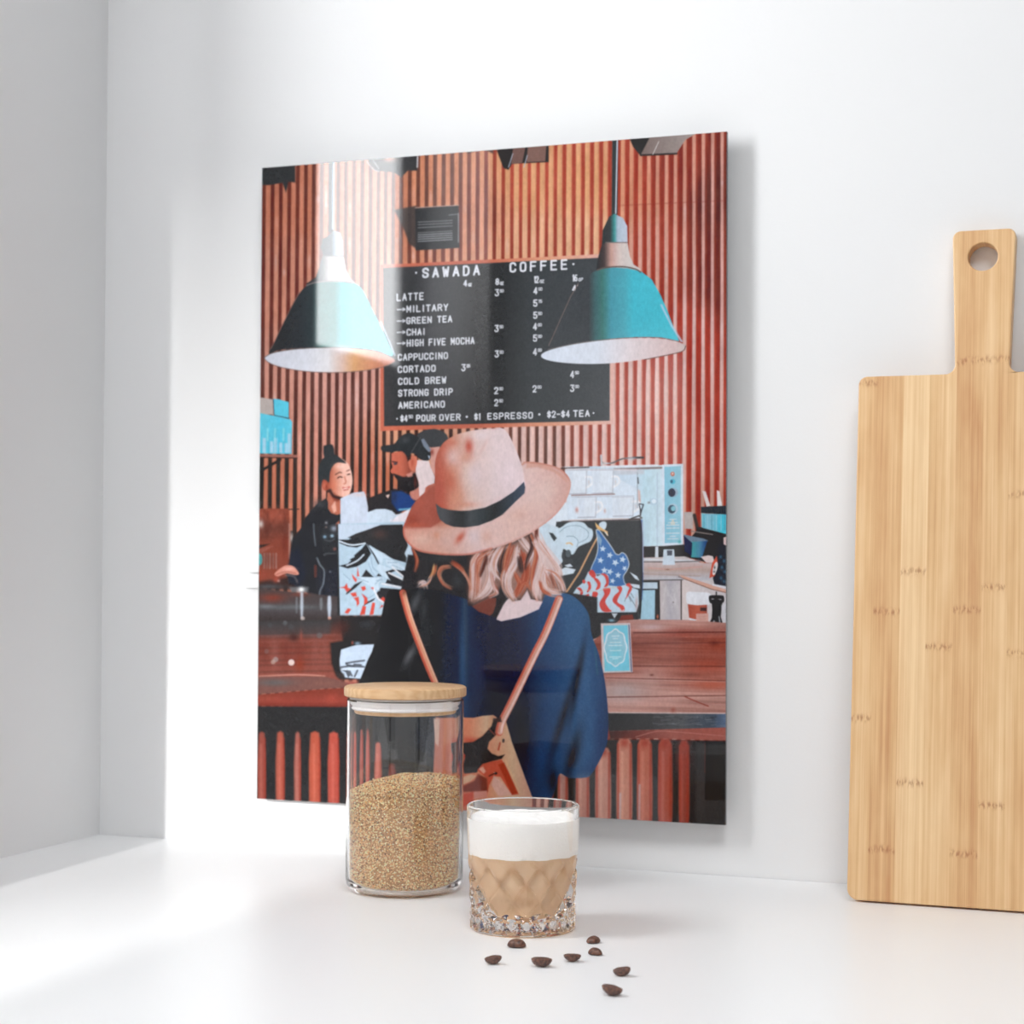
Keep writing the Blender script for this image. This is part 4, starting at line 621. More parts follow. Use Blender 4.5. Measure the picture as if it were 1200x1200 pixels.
    fill([(165, 610), (190, 640), (175, 690), (160, 700)], (190, 72, 54), 1.5, o=o)
    stroke([(395, 405), (455, 465)], .9, (140, 60, 46), 1, o=o)
    fill([(295, 770), (340, 715), (430, 690), (510, 675), (560, 760), (660, 980), (600, 990), (500, 830), (440, 820), (400, 900), (380, 1000), (380, 840)], (190, 84, 64), 1.5, o=o); fill([(310, 760), (345, 735), (370, 780), (350, 800)], (214, 160, 140), 2, o=o); fill([(480, 720), (530, 700), (650, 970), (600, 985)], (166, 62, 44), 2, o=o)
    fill([(440, 820), (500, 860), (600, 990), (480, 1000), (420, 900)], (210, 164, 150), 2, o=o); fill([(160, 830), (240, 805), (290, 820), (230, 870), (160, 900)], (200, 160, 130), 2, o=o)
    fill([(165, 910), (270, 860), (300, 800), (380, 840), (385, 960), (270, 960), (165, 960)], (110, 46, 38), 3, o=o, alpha=.9); fill([(260, 960), (380, 950), (380, 1010), (270, 1020)], (196, 130, 116), 2, o=o)
    ell(525, 510, 11, 18, (40, 36, 38), 1.1, o=o); stroke([(495, 530), (480, 590)], 1.8, (166, 70, 54), 1.4, o=o); ell(458, 797, 14, 12, (50, 40, 40), 1.1, o=o); stroke([(400, 820), (450, 795)], 1.4, (60, 40, 38), 1.1, o=o); blob(445, 790, 5, 4, (230, 200, 190), .8, o=o)
    stroke([(540, 680), (660, 960)], .9, (226, 176, 130), 1, o=o, alpha=.8); fill([(170, 980), (260, 960), (260, 1040), (165, 1100)], (190, 72, 54), 3, o=o)
    # inside the jar's view: lower left of the bag, bars
    fill([(515, 840), (528, 842), (524, 900), (530, 960), (508, 960), (512, 900)], (196, 116, 96), 2)
    fill([(512, 842), (521, 842), (519, 875), (514, 870)], (214, 176, 160), 1.5)
    # straps
    o = K(440, 680)
    sl = [(240, 110), (262, 200), (300, 330), (370, 520), (440, 700), (540, 940)]
    stroke(sl, 7.6, (196, 92, 72), 1.2, True, o=o); stroke([(p[0]+9, p[1]) for p in sl], 4.6, (220, 150, 126), 1.4, True, o=o); stroke([(p[0]+22, p[1]) for p in sl], 1.4, (232, 190, 170), 1.2, True, o=o)
    blob(252, 110, 20, 26, (90, 40, 34), .7, o=o); stroke([(p[0]+12, p[1]) for p in sl], .6, (200, 160, 90), .8, True, o=o, alpha=.7)
    o = K(520, 800)
    sr = [(655, 702), (640, 740), (625, 770), (600, 822), (588, 846), (585, 858)]
    stroke(sr, 9, (198, 96, 76), 1.2, True); stroke([(p[0]+1.2, p[1]) for p in sr], 5.8, (216, 168, 150), 1.4, True); stroke([(p[0]+2.6, p[1]) for p in sr], 2, (228, 196, 190), 1.2, True); stroke([(p[0]-.4, p[1]) for p in sr], .6, (190, 110, 90), .8, True)
    fill([(430, 320), (500, 300), (510, 345), (440, 350)], (60, 44, 42), 1.4, o=o)
    # ---- neck and hair
    o = K(530, 590)
    fill([(400, 950), (480, 850), (640, 730), (800, 770), (790, 870), (760, 930), (600, 1000), (430, 1036), (390, 1020)], (226, 204, 208), 1.3, o=o)
    fill([(170, 900), (260, 830), (400, 830), (380, 950), (330, 985), (230, 950)], (122, 66, 56), 1.6, o=o); fill([(390, 800), (460, 780), (465, 860), (420, 950), (390, 1010), (350, 985), (380, 900)], (50, 46, 48), 1.6, o=o)
    fill([(-360, 380), (0, 430), (240, 420), (520, 350), (700, 250), (740, 330), (800, 420), (900, 560), (980, 680), (1000, 760), (920, 800), (820, 780), (790, 860), (690, 840), (660, 760), (600, 850), (530, 860), (480, 800), (440, 700), (400, 770), (300, 840), (180, 900), (140, 900), (120, 760), (60, 620), (-20, 560), (-160, 640), (-330, 560), (-340, 480)], (60, 50, 50), 2, o=o)
    fill([(-330, 430), (130, 440), (130, 700), (110, 760), (0, 740), (-160, 760), (-320, 700), (-300, 560)], (52, 51, 53), 3, o=o)
    rr = np.random.default_rng(5)
    fill([(180, 450), (520, 360), (700, 262), (760, 360), (860, 500), (960, 640), (990, 760), (900, 795), (820, 770), (780, 850), (700, 820), (660, 750), (600, 830), (530, 850), (470, 780), (440, 700), (390, 770), (300, 830), (190, 880), (150, 860), (150, 640)], (176, 130, 116), 8, o=o, alpha=.8)
    blob(250, 620, 60, 130, (214, 188, 186), .7, o=o); blob(800, 560, 90, 170, (220, 194, 190), .85, -.3, o=o); blob(410, 580, 36, 110, (62, 50, 50), .8, o=o); blob(600, 540, 40, 70, (92, 58, 52), .8, o=o); blob(300, 500, 40, 40, (110, 66, 56), .7, o=o)
    def lock(P, n, w, cols, spread=14, a=.85):
        P = np.array(P, float)
        for i in range(int(n*2.2)):
            q = P+rr.normal(0, 1, (1, 2))*spread+rr.normal(0, spread*.25, P.shape)
            stroke(q, w*.55*rr.uniform(.5, 1.5), cols[rr.integers(len(cols))], 1.1, True, alpha=a*rr.uniform(.6, 1), o=o, taper=(.3, .1))
    bl = [(226, 206, 208), (216, 190, 188), (206, 164, 150), (198, 130, 106), (222, 200, 200)]; ab = [(176, 86, 62), (160, 72, 52), (196, 120, 92)]; dk = [(52, 44, 46), (70, 52, 50), (96, 52, 44)]
    lock([(250, 450), (190, 540), (190, 680), (170, 840)], 12, 3.2, bl, 18); lock([(340, 420), (250, 500), (230, 640), (220, 800)], 9, 2.6, ab+bl[:2], 16); lock([(330, 540), (340, 640), (300, 760), (220, 830)], 13, 3, bl, 18); lock([(340, 600), (360, 720), (390, 780), (320, 820)], 7, 2.4, bl+ab, 10)
    lock([(20, 540), (80, 590), (130, 660), (160, 760)], 6, 2, ab+bl[2:4], 10); lock([(300, 460), (270, 560), (240, 640)], 7, 1.8, dk, 10); lock([(440, 380), (380, 480), (370, 580), (430, 660)], 10, 3, bl, 16); lock([(470, 400), (440, 480), (420, 560), (440, 640)], 6, 3, dk, 12)
    lock([(560, 400), (540, 520), (480, 640), (480, 760), (540, 850)], 14, 3.2, bl, 20); lock([(520, 360), (480, 480), (460, 600)], 7, 2.4, ab, 14); lock([(620, 440), (660, 560), (640, 680), (580, 800)], 12, 3, ab, 18); lock([(590, 470), (600, 540), (610, 600)], 7, 3, dk, 10); lock([(560, 620), (600, 700), (560, 800)], 8, 3, ab, 14)
    lock([(600, 300), (660, 380), (700, 440), (660, 540)], 8, 3, bl, 14); lock([(690, 280), (720, 360), (730, 460), (700, 600), (700, 720), (740, 850)], 9, 3, ab, 8); lock([(670, 280), (700, 380), (660, 480), (640, 580)], 6, 2, dk, 9)
    lock([(740, 330), (790, 440), (800, 560), (740, 700), (740, 820)], 18, 3.8, bl[:2]+[(226, 196, 192)], 22); lock([(760, 340), (860, 480), (930, 590), (900, 640)], 14, 3.4, bl, 18); lock([(800, 560), (780, 680), (840, 770), (950, 790)], 12, 3, bl, 14); lock([(830, 600), (900, 620), (960, 700), (980, 770)], 9, 2.8, bl, 12); lock([(860, 620), (880, 680), (900, 740)], 9, 1.6, dk+ab, 22, .6); lock([(770, 690), (790, 760), (860, 800)], 6, 2.4, ab, 8); lock([(600, 730), (640, 700), (680, 760)], 4, 2, ab, 8)
    o = K(385, 590)
    lock([(740, 400), (780, 500), (760, 600)], 4, 1.6, ab, 8); lock([(930, 540), (920, 600), (890, 650)], 5, 2.6, [(206, 130, 90), (190, 90, 66), (214, 176, 120)], 8); lock([(1070, 550), (1000, 560), (970, 620), (1010, 700), (1080, 740)], 7, 1.8, [(190, 110, 86), (206, 150, 120), (160, 76, 58)], 9); lock([(1080, 520), (1140, 560), (1190, 600)], 5, 2, ab, 8); lock([(800, 710), (830, 690), (860, 740)], 5, 2, bl, 10); lock([(900, 640), (870, 700), (790, 730)], 4, 2, bl[2:], 8)
    blob(1000, 480, 120, 30, (64, 68, 70), .6, o=o); blob(1130, 680, 40, 60, (70, 74, 78), .5, o=o)
    # ---- hat
    o = K(430, 490)
    brim = curve([(330, 930), (318, 990), (330, 1050), (380, 1120), (460, 1170), (600, 1195), (740, 1205), (900, 1200), (1060, 1160), (1240, 1100), (1420, 1020), (1600, 900), (1700, 800), (1760, 700), (1790, 600), (1780, 530), (1720, 460), (1640, 420), (1500, 390), (1380, 385), (1300, 420), (600, 570), (500, 660), (400, 770)])
    fill(brim, grad([(472, (150, 78, 66)), (500, (170, 92, 78)), (520, (196, 130, 110)), (560, (216, 180, 172)), (620, (222, 190, 186)), (668, (206, 156, 146))]), 1.3, o=o)
    M = mask(brim, 1, o=o); CLIP[0] = M
    fill([(310, 960), (480, 960), (620, 950), (900, 960), (1200, 850), (1500, 700), (1850, 500), (1850, 1300), (300, 1300)], grad([(472, (206, 150, 136)), (520, (214, 168, 154)), (560, (220, 190, 188)), (600, (222, 186, 178)), (640, (218, 182, 176)), (670, (206, 160, 150))]), 9, o=o)
    fill([(330, 930), (420, 740), (600, 580), (640, 760), (660, 900), (560, 960), (400, 950)], (166, 88, 74), 3, o=o); blob(400, 900, 60, 60, (136, 62, 50), .6, o=o); blob(520, 820, 60, 100, (172, 94, 80), .6, o=o); blob(440, 940, 90, 20, (186, 92, 74), .6, o=o)
    blob(610, 1030, 26, 34, (206, 140, 116), .7, o=o); blob(480, 1070, 90, 50, (216, 180, 166), .7, o=o); blob(820, 1050, 26, 60, (190, 90, 72), .9, .65, o=o); blob(700, 1080, 60, 60, (214, 178, 172), .6, o=o); blob(940, 1040, 60, 70, (222, 204, 210), .7, o=o); blob(1050, 1040, 50, 60, (214, 168, 150), .6, o=o)
    blob(1340, 850, 60, 40, (212, 172, 160), .7, o=o); blob(1560, 640, 90, 160, (224, 196, 190), .7, .7, o=o); fill([(1400, 380), (1500, 380), (1600, 420), (1720, 500), (1760, 560), (1640, 470), (1500, 430), (1400, 440)], (206, 150, 132), 4, o=o, alpha=.7)
    stroke(list(brim[0:42]), 2.4, (186, 84, 66), 3.2, o=o, alpha=.85); stroke(list(brim[42:75]), 2., (206, 150, 140), 3, o=o, alpha=.8); stroke(list(brim[75:110]), 3, (190, 116, 98), 2.4, o=o, alpha=.8)
    CLIP[0] = None
    crown = curve([(600, 750), (596, 600), (598, 480), (600, 380), (625, 290), (670, 220), (720, 180), (800, 140), (920, 110), (1040, 96), (1100, 92), (1170, 85), (1220, 110), (1270, 190), (1330, 330), (1370, 450), (1385, 540), (1390, 600), (1330, 680), (1200, 760), (1060, 800), (900, 820), (780, 815), (680, 800)])
    fill(crown, grad([(509, (176, 92, 76)), (520, (190, 104, 86)), (530, (206, 140, 120)), (545, (218, 184, 172)), (560, (222, 196, 192)), (580, (224, 204, 206)), (615, (226, 204, 208))]), 1.3, o=o)
    CLIP[0] = mask(crown, 1, o=o)
    for x, y, rx, ry, c, a, g in ((640, 620, 40, 130, (184, 92, 78), .8, 0), (730, 560, 60, 110, (190, 104, 84), .8, -.3), (800, 700, 70, 90, (206, 140, 116), .6, 0), (760, 340, 70, 80, (218, 184, 180), .9, 0), (740, 215, 50, 24, (200, 120, 100), .8, 0), (895, 250, 36, 70, (188, 86, 72), .95, 0), (880, 350, 60, 50, (206, 140, 118), .6, 0), (1000, 150, 80, 40, (226, 208, 212), .8, 0), (950, 500, 80, 120, (222, 202, 208), .7, 0), (860, 760, 120, 26, (206, 140, 120), .6, 0), (1020, 260, 16, 90, (216, 180, 176), .7, .5), (1250, 500, 90, 160, (228, 208, 214), .8, 0), (620, 780, 60, 30, (186, 84, 66), .6, 0), (1110, 92, 40, 8, (206, 156, 146), .8, 0), (1150, 720, 80, 30, (216, 186, 188), .5, -.4)): blob(x, y, rx, ry, c, a, g, o=o)
    CLIP[0] = None
    fill([(605, 750), (650, 785), (720, 805), (820, 815), (900, 812), (1040, 785), (1170, 725), (1290, 645), (1380, 560), (1392, 610), (1385, 660), (1300, 740), (1190, 850), (1100, 900), (980, 945), (860, 962), (760, 955), (690, 930), (640, 890), (618, 830)], grad([(511, (80, 84, 88)), (520, (84, 86, 90)), (532, (62, 64, 66)), (542, (54, 56, 58)), (552, (74, 80, 84)), (562, (62, 68, 72)), (580, (46, 48, 50)), (602, (54, 64, 78)), (616, (66, 78, 98))]), 1.2, o=o)
    # overall film grain and soft unevenness of the photographed scene
    IMG[:] *= (1+noise(41, 7, 7)*.04+noise(42, 22, 22)*.02+noise(43, 3, 9)*.045)[..., None]
    IMG[:] += (rngp.normal(0, 1, (TH//2, TW//2)).repeat(2, 0).repeat(2, 1).astype(np.float32)*2.2)[..., None]
    np.clip(IMG, 4, 252, out=IMG)
# ---------------------------------------------------------------- materials that need nodes
def glass(name, tint=(1, 1, 1), ior=1.5, rough=0.):
    m = mat(name, tint, rough, .5); b = m.node_tree.nodes['Principled BSDF']
    b.inputs['Transmission Weight'].default_value = 1; b.inputs['IOR'].default_value = ior; return m
m_jar = glass('jar_glass', (.995, 1, .998), 1.47); m_tumbler = glass('cut_glass', (1, 1, 1), 1.5)
m_lidwood = mat('lid_wood', lin(222, 180, 130), .45); t = NT(m_lidwood)
tc = t.n('ShaderNodeTexCoord'); mp = t.n('ShaderNodeMapping'); mp.inputs['Rotation'].default_value = (0, 0, .9); mp.inputs['Scale'].default_value = (1, 6, 5); t.l(tc.outputs['Object'], mp.inputs['Vector'])
wv = t.n('ShaderNodeTexWave', i_Scale=16., i_Distortion=5., i_Detail=3., i_Detail_Scale=1.2); t.l(mp.outputs[0], wv.inputs['Vector'])
nz = t.n('ShaderNodeTexNoise', i_Scale=40., i_Detail=6.); t.l(mp.outputs[0], nz.inputs['Vector'])
mx = t.n('ShaderNodeMix', data_type='RGBA'); mx.inputs['Factor'].default_value = .35; t.l(wv.outputs[1], mx.inputs[0])
cr = t.n('ShaderNodeValToRGB'); cr.color_ramp.elements[0].color = (*lin(206, 158, 112), 1); cr.color_ramp.elements[1].color = (*lin(234, 200, 156), 1)
ma = t.n('ShaderNodeMath', operation='MULTIPLY_ADD'); ma.inputs[1].default_value = .45; t.l(wv.outputs[1], ma.inputs[0]); t.l(nz.outputs[0], ma.inputs[2]); m2 = t.n('ShaderNodeMath', operation='SUBTRACT'); m2.inputs[1].default_value = .2; t.l(ma.outputs[0], m2.inputs[0])
t.l(m2.outputs[0], cr.inputs[0]); t.l(cr.outputs[0], t.b.inputs['Base Color']); t.bump(nz.outputs[0], .1, .0003)
m_seal = mat('silicone_seal', (.92, .88, .87), .35, .5); m_seal.node_tree.nodes['Principled BSDF'].inputs['Subsurface Weight'].default_value = 0
# ---------------------------------------------------------------- the acrylic print
paint_print()
A = IMG/255.; L = np.where(A <= .04045, A/12.92, ((A+.055)/1.055)**2.4)
L = np.clip(np.maximum(L-.0135, L*.3)*PRINT_GAIN, .0005, 1)
A = np.where(L <= .0031308, L*12.92, 1.055*L**(1/2.4)-.055)
im = bpy.data.images.new('print_picture', TW, TH, alpha=False)
px = np.ones((TH, TW, 4), np.float32); px[..., :3] = A; im.pixels.foreach_set(px.ravel()); im.update(); im.pack()
m_print = mat('printed_acrylic_face', (1, 1, 1), .035, .5); t = NT(m_print); t.b.inputs['IOR'].default_value = 1.49
ti = t.n('ShaderNodeTexImage', image=im, interpolation='Cubic', extension='EXTEND'); uvn = t.n('ShaderNodeUVMap', uv_map='UVMap'); t.l(uvn.outputs[0], ti.inputs[0]); t.l(ti.outputs[0], t.b.inputs['Base Color'])
m_edge = mat('acrylic_edge', (.10, .11, .12), .2); m_alu = mat('aluminium_bar', (.6, .6, .6), .4)
pr = thing('photo_print', 'large glossy portrait acrylic print of a coffee bar, mounted just off the wall', 'picture', (0, -PGAP, PZ))
me = bpy.data.meshes.new('print_panel')
bm = box(bmesh.new(), 0, PW, 0, .004, 0, PH); uv = bm.loops.layers.uv.new('UVMap'); bm.normal_update()
for f in bm.faces:
    if f.normal.y < -.5: f.material_index = 0
    else: f.material_index = 1
    for lp in f.loops: lp[uv].uv = (lp.vert.co.x/PW, lp.vert.co.z/PH)
o = obj('print_panel', bm, m_print, pr); o.data.materials.append(m_edge)
bm = bmesh.new(); box(bm, .06, PW-.06, .004, PGAP, PH-.07, PH-.045); box(bm, .06, PW-.06, .004, PGAP, .045, .07); box(bm, .06, .085, .004, PGAP, .07, PH-.07); box(bm, PW-.085, PW-.06, .004, PGAP, .07, PH-.07)
obj('hanging_frame', bm, m_alu, pr)
# ---------------------------------------------------------------- socket plate behind the print's left edge
m_plastic = mat('white_plastic', (.84, .84, .84), .3)
so = thing('wall_socket', 'white plastic wall socket mostly hidden behind the left edge of the print', 'socket', (-.0185, 0, .2600))
obj('cover_plate', box(bmesh.new(), 0, .080, -.0075, 0, 0, .0565, .002), m_plastic, so)
bm = bmesh.new(); v = [bm.verts.new(p) for p in ((-.0052, -.0065, -.0145), (.085, -.0065, -.0145), (.085, 0, -.0150), (-.0052, 0, -.0150), (.0005, -.0098, -.0012), (.080, -.0098, -.0012), (.080, 0, -.0012), (.0005, 0, -.0012))]
for q in ((0, 1, 2, 3), (4, 7, 6, 5), (0, 4, 5, 1), (1, 5, 6, 2), (2, 6, 7, 3), (3, 7, 4, 0)): bm.faces.new([v[i] for i in q])
bmesh.ops.recalc_face_normals(bm, faces=bm.faces); bmesh.ops.bevel(bm, geom=bm.edges[:], offset=.0008, segments=2, affect='EDGES')
obj('lower_ledge', bm, m_plastic, so)
# ---------------------------------------------------------------- bamboo cutting board leaning on the wall
m_bam = mat('bamboo', lin(218, 178, 130), .42, .4); t = NT(m_bam)
tc = t.n('ShaderNodeTexCoord'); at = lambda nm: t.n('ShaderNodeAttribute', attribute_type='OBJECT', attribute_name=nm).outputs['Fac']
def M(op, a, b=None, c=None, clamp=False):
    x = t.n('ShaderNodeMath', operation=op); x.use_clamp = clamp
    for i, v in enumerate((a, b, c)):
        if v is None: continue
        if isinstance(v, (int, float)): x.inputs[i].default_value = v
        else: t.l(v, x.inputs[i])
    return x.outputs[0]
sep = t.n('ShaderNodeSeparateXYZ'); t.l(tc.outputs['Object'], sep.inputs[0]); X, Y, Z = sep.outputs
seed = at('seed'); tone = at('tone')
def nzv(sx, sz, detail=4, off=0.):
    cb = t.n('ShaderNodeCombineXYZ'); t.l(M('MULTIPLY_ADD', X, sx, M('MULTIPLY', seed, 7.3)), cb.inputs[0]); t.l(M('MULTIPLY_ADD', Z, sz, M('MULTIPLY_ADD', seed, 3.1, off)), cb.inputs[2]); t.l(M('MULTIPLY', Y, 60.), cb.inputs[1])
    n = t.n('ShaderNodeTexNoise', i_Scale=1., i_Detail=float(detail), i_Roughness=.55); t.l(cb.outputs[0], n.inputs['Vector']); return n.outputs[0]
fib = nzv(900, 9, 3); streak = nzv(230, 2.6, 4, 5.); patch = nzv(45, 11, 3, 9.); fleck = nzv(520, 160, 3, 2.)
band = None
for nm in ('node_a', 'node_b', 'node_c'):
    d = M('SUBTRACT', Z, at(nm)); wob = M('MULTIPLY_ADD', nzv(160, 4, 2, 1.), .006, -.003); d = M('ADD', d, wob)
    g = M('POWER', 2.718, M('MULTIPLY', M('MULTIPLY', d, d), -1/(.0028**2))); band = g if band is None else M('ADD', band, g)
speck = M('MULTIPLY', band, M('MULTIPLY', M('SUBTRACT', fleck, .44), 6., clamp=True), clamp=True)
v = M('ADD', M('MULTIPLY', M('SUBTRACT', fib, .5), .55), M('MULTIPLY', M('SUBTRACT', streak, .5), .95)); v = M('ADD', v, M('MULTIPLY', M('SUBTRACT', patch, .5), .75)); v = M('ADD', M('ADD', v, .5), tone, clamp=True)
cr = t.n('ShaderNodeValToRGB'); e = cr.color_ramp.elements; e[0].position = .1; e[0].color = (*lin(196, 144, 98), 1); e[1].position = .9; e[1].color = (*lin(236, 204, 160), 1); x = e.new(.5); x.color = (*lin(220, 180, 132), 1)
t.l(v, cr.inputs[0]); mx = t.n('ShaderNodeMix', data_type='RGBA'); t.l(M('MULTIPLY', speck, .75), mx.inputs[0]); t.l(cr.outputs[0], mx.inputs[6]); mx.inputs[7].default_value = (*lin(164, 104, 68), 1)
t.l(mx.outputs[2], t.b.inputs['Base Color']); t.bump(fib, .12, .0002)
BT = .014; LEAN = math.atan2(.0825-BT, .5468)
cb_ = thing('cutting_board', 'tall light bamboo cutting board with holed handle, leaning against the wall', 'cutting board', (.5700, -.0828, BT*math.sin(LEAN)))
cb_.rotation_euler = (-LEAN, 0, math.radians(-.25))
def arc(cx, cz, r, a0, a1, n=8): return [(cx+r*math.cos(math.radians(a0+(a1-a0)*i/n)), cz+r*math.sin(math.radians(a0+(a1-a0)*i/n))) for i in range(n+1)]
BW = .2; HC = .1000
P = arc(.009, .009, .009, 180, 270)+arc(BW-.009, .009, .009, 270, 360)+arc(BW-.007, .4235, .007, 0, 90)
P += [(HC+.029, .4305)]+arc(HC+.0305, .4385, .008, 270, 190, 6)+arc(HC+.0200, .5455, .0065, 2, 90, 6)
P += arc(HC-.0180, .5455, .0065, 90, 178, 6)+arc(HC-.0290, .4385, .008, -10, -90, 6)+arc(.007, .4235, .007, 90, 180)
hole = arc(HC+.0003, .529, .0120, 0, 360, 40)[:-1]
def board_solid():
    bm = bmesh.new()
    vo = [bm.verts.new((x, 0, z)) for x, z in P]; vh = [bm.verts.new((x, 0, z)) for x, z in hole]
    es = [bm.edges.new((vo[i-1], vo[i])) for i in range(len(vo))]+[bm.edges.new((vh[i-1], vh[i])) for i in range(len(vh))]
    bmesh.ops.triangle_fill(bm, use_beauty=True, edges=es)
    for f in list(bm.faces):               # nothing may fill the hole
        c = f.calc_center_median()
        if (c.x-HC)**2+(c.z-.529)**2 < .0119**2 and all((v_.co.x-HC)**2+(v_.co.z-.529)**2 < .0123**2 for v_ in f.verts): bm.faces.remove(f)
    bmesh.ops.recalc_face_normals(bm, faces=bm.faces)
    if bm.faces[:][0].normal.y > 0: bmesh.ops.reverse_faces(bm, faces=bm.faces)
    fr = bm.faces[:]; r = bmesh.ops.extrude_face_region(bm, geom=fr); bmesh.ops.translate(bm, verts=[g for g in r['geom'] if isinstance(g, bmesh.types.BMVert)], vec=(0, BT, 0))
    bmesh.ops.recalc_face_normals(bm, faces=bm.faces)
    rim = [e_ for e_ in bm.edges if e_.is_manifold and e_.calc_face_angle(0) > 1.2 and abs(e_.verts[0].co.y-e_.verts[1].co.y) < 1e-6]
    bmesh.ops.bevel(bm, geom=rim, offset=.0011, segments=2, affect='EDGES', profile=.5)
    return bm
solid = board_solid(); base_me = bpy.data.meshes.new('tmp'); solid.to_mesh(base_me); solid.free()
cuts = [0, .0164, .0378, .0591, .0805, .1024, .1228, .1440, .1655, .1865, BW]
nodes = {0: (.145, .4258), 1: (.2333, .0413), 2: (.2665, .0954), 3: (.2049, .60), 4: (.2357, .0418, .441), 5: (.2546, .0799, .4415), 6: (.2014, .3300), 7: (.30, .12), 8: (.25, .05), 9: (.16, .34)}
tones = [.00, -.10, .16, .04, -.10, .02, .0, -.05, .08, 0]
for i in range(len(cuts)-1):
    bm = bmesh.new(); bm.from_mesh(base_me)
    for x, n in ((cuts[i], 1), (cuts[i+1], -1)):
        if 0 < x < BW:
            r = bmesh.ops.bisect_plane(bm, geom=bm.verts[:]+bm.edges[:]+bm.faces[:], plane_co=(x, 0, 0), plane_no=(-n, 0, 0), clear_outer=True)
            ce = [g for g in r['geom_cut'] if isinstance(g, bmesh.types.BMEdge)]
            bmesh.ops.holes_fill(bm, edges=ce, sides=0)
    o = obj('bamboo_strip', bm, m_bam, cb_); n3 = (list(nodes[i])+[9, 9])[:3]
    o['seed'] = float(i*1.37); o['tone'] = float(tones[i]*1.5); o['node_a'], o['node_b'], o['node_c'] = map(float, n3)
bpy.data.meshes.remove(base_me)
# ---------------------------------------------------------------- storage jar
JX, JY = .2186, -.1685
jar = thing('storage_jar', 'tall clear glass storage jar with a wooden lid, in front of the print', 'jar', (JX, JY, 0))
R0, RI = .0487, .0465; zt = .1585
prof = [(0, .0010), (.036, .0006), (.0405, 0), (.0430, .0006), (.0458, .0024), (.0478, .0062), (R0, .0115), (R0, .06), (R0, .11), (R0, zt-.0012), (R0-.0011, zt), (RI, zt-.0012), (RI, .11), (RI, .06), (RI, .0125), (RI-.0014, .0078), (RI-.0046, .0046), (RI-.009, .0034), (.02, .0032), (0, .0032)]
obj('jar_body', lathe(prof, 128), m_jar, jar, angle=40)
lid = obj('lid', lathe([(0, .1605), (.0400, .1605), (.0495, .1605), (.0506, .1612), (.0508, .1622), (.0508, .1668), (.0504, .1680), (.0492, .1688), (0, .1688)], 128), m_lidwood, jar, angle=35)
obj('seal', lathe([(.0400, .1606), (.0462, .1600), (.0459, .1565), (.0455, .1545), (.0434, .1525), (.0448, .1508), (.0434, .1496), (.0400, .1496)], 96, closed=True), m_seal, lid, angle=50)
obj('plug', lathe([(0, .1465), (.0412, .1465), (.0422, .1475), (.0422, .1604), (0, .1604)], 96), m_lidwood, lid, angle=35)
# the grain: one heap nobody could count
m_grain = mat('grain', (.6, .45, .28), .6, .3); t = NT(m_grain); vc = t.n('ShaderNodeVertexColor', layer_name='Col'); t.l(vc.outputs[0], t.b.inputs['Base Color'])
rg = np.random.default_rng(3); GR = RI-.0013
def top_z(x, y): return .0868+.0075*(1-(x*x+y*y)/GR**2)+.10*x+.04*y+.0008*np.sin(x*190)*np.cos(y*170+1)
nside, ntop = 21000, 6500
a = rg.uniform(0, 2*math.pi, nside); zz = rg.uniform(.0052, .0935, nside); rad = GR-np.abs(rg.normal(0, .0007, nside)); low = np.clip((.0125-zz)/.008, 0, 1); rad = rad-low**1.6*.006
xs, ys = rad*np.cos(a), rad*np.sin(a); keep = zz < top_z(xs, ys); side_p = np.stack([xs, ys, zz], 1)[keep]
q = GR*np.sqrt(rg.uniform(0, 1, ntop)); b_ = rg.uniform(0, 2*math.pi, ntop); xt, yt = q*np.cos(b_), q*np.sin(b_); top_p = np.stack([xt, yt, top_z(xt, yt)+rg.normal(0, .0004, ntop)], 1)
pts = np.concatenate([side_p, top_p]); N = len(pts)
ico = bmesh.new(); bmesh.ops.create_icosphere(ico, subdivisions=1, radius=1); iv = np.array([v_.co[:] for v_ in ico.verts]); ifc = np.array([[v_.index for v_ in f.verts] for f in ico.faces]); ico.free()
sc_ = np.stack([rg.uniform(.62, 1.0, N), rg.uniform(.50, .75, N), rg.uniform(.45, .7, N)], 1)*.00092
ax = rg.normal(0, 1, (N, 3)); ax /= np.linalg.norm(ax, axis=1)[:, None]; th = rg.uniform(0, math.pi, N)
K0 = np.zeros((N, 3, 3)); K0[:, 0, 1] = -ax[:, 2]; K0[:, 0, 2] = ax[:, 1]; K0[:, 1, 0] = ax[:, 2]; K0[:, 1, 2] = -ax[:, 0]; K0[:, 2, 0] = -ax[:, 1]; K0[:, 2, 1] = ax[:, 0]
Rm = np.eye(3)+np.sin(th)[:, None, None]*K0+(1-np.cos(th))[:, None, None]*(K0@K0)
V = np.einsum('nij,nkj->nki', Rm, iv[None]*sc_[:, None, :])+pts[:, None, :]
F = ifc[None]+(np.arange(N)*len(iv))[:, None, None]
V = V.reshape(-1, 3); F = F.reshape(-1, 3)
rr_ = np.hypot(V[:, 0], V[:, 1]); over = rr_ > RI-.0003; V[over, :2] *= ((RI-.0003)/rr_[over])[:, None]
core = lathe([(0, .0048)]+[(GR-.0075, .0048), (GR-.002, .0105)]+[(GR-.0016, z_) for z_ in (.02, .05, .0835)]+[(GR*.8, .0875), (GR*.5, .0905), (0, .0925)], 48)
for v_ in core.verts:
    if v_.co.z > .083: v_.co.z = min(v_.co.z, float(top_z(v_.co.x, v_.co.y))-.0008)
bmesh.ops.triangulate(core, faces=core.faces); core.verts.index_update(); cv = np.array([v_.co[:] for v_ in core.verts]); cf = np.array([[v_.index for v_ in f.verts] for f in core.faces])+len(V); core.free()
me = np_mesh('grain', np.concatenate([V, cv]), np.concatenate([F, cf]))
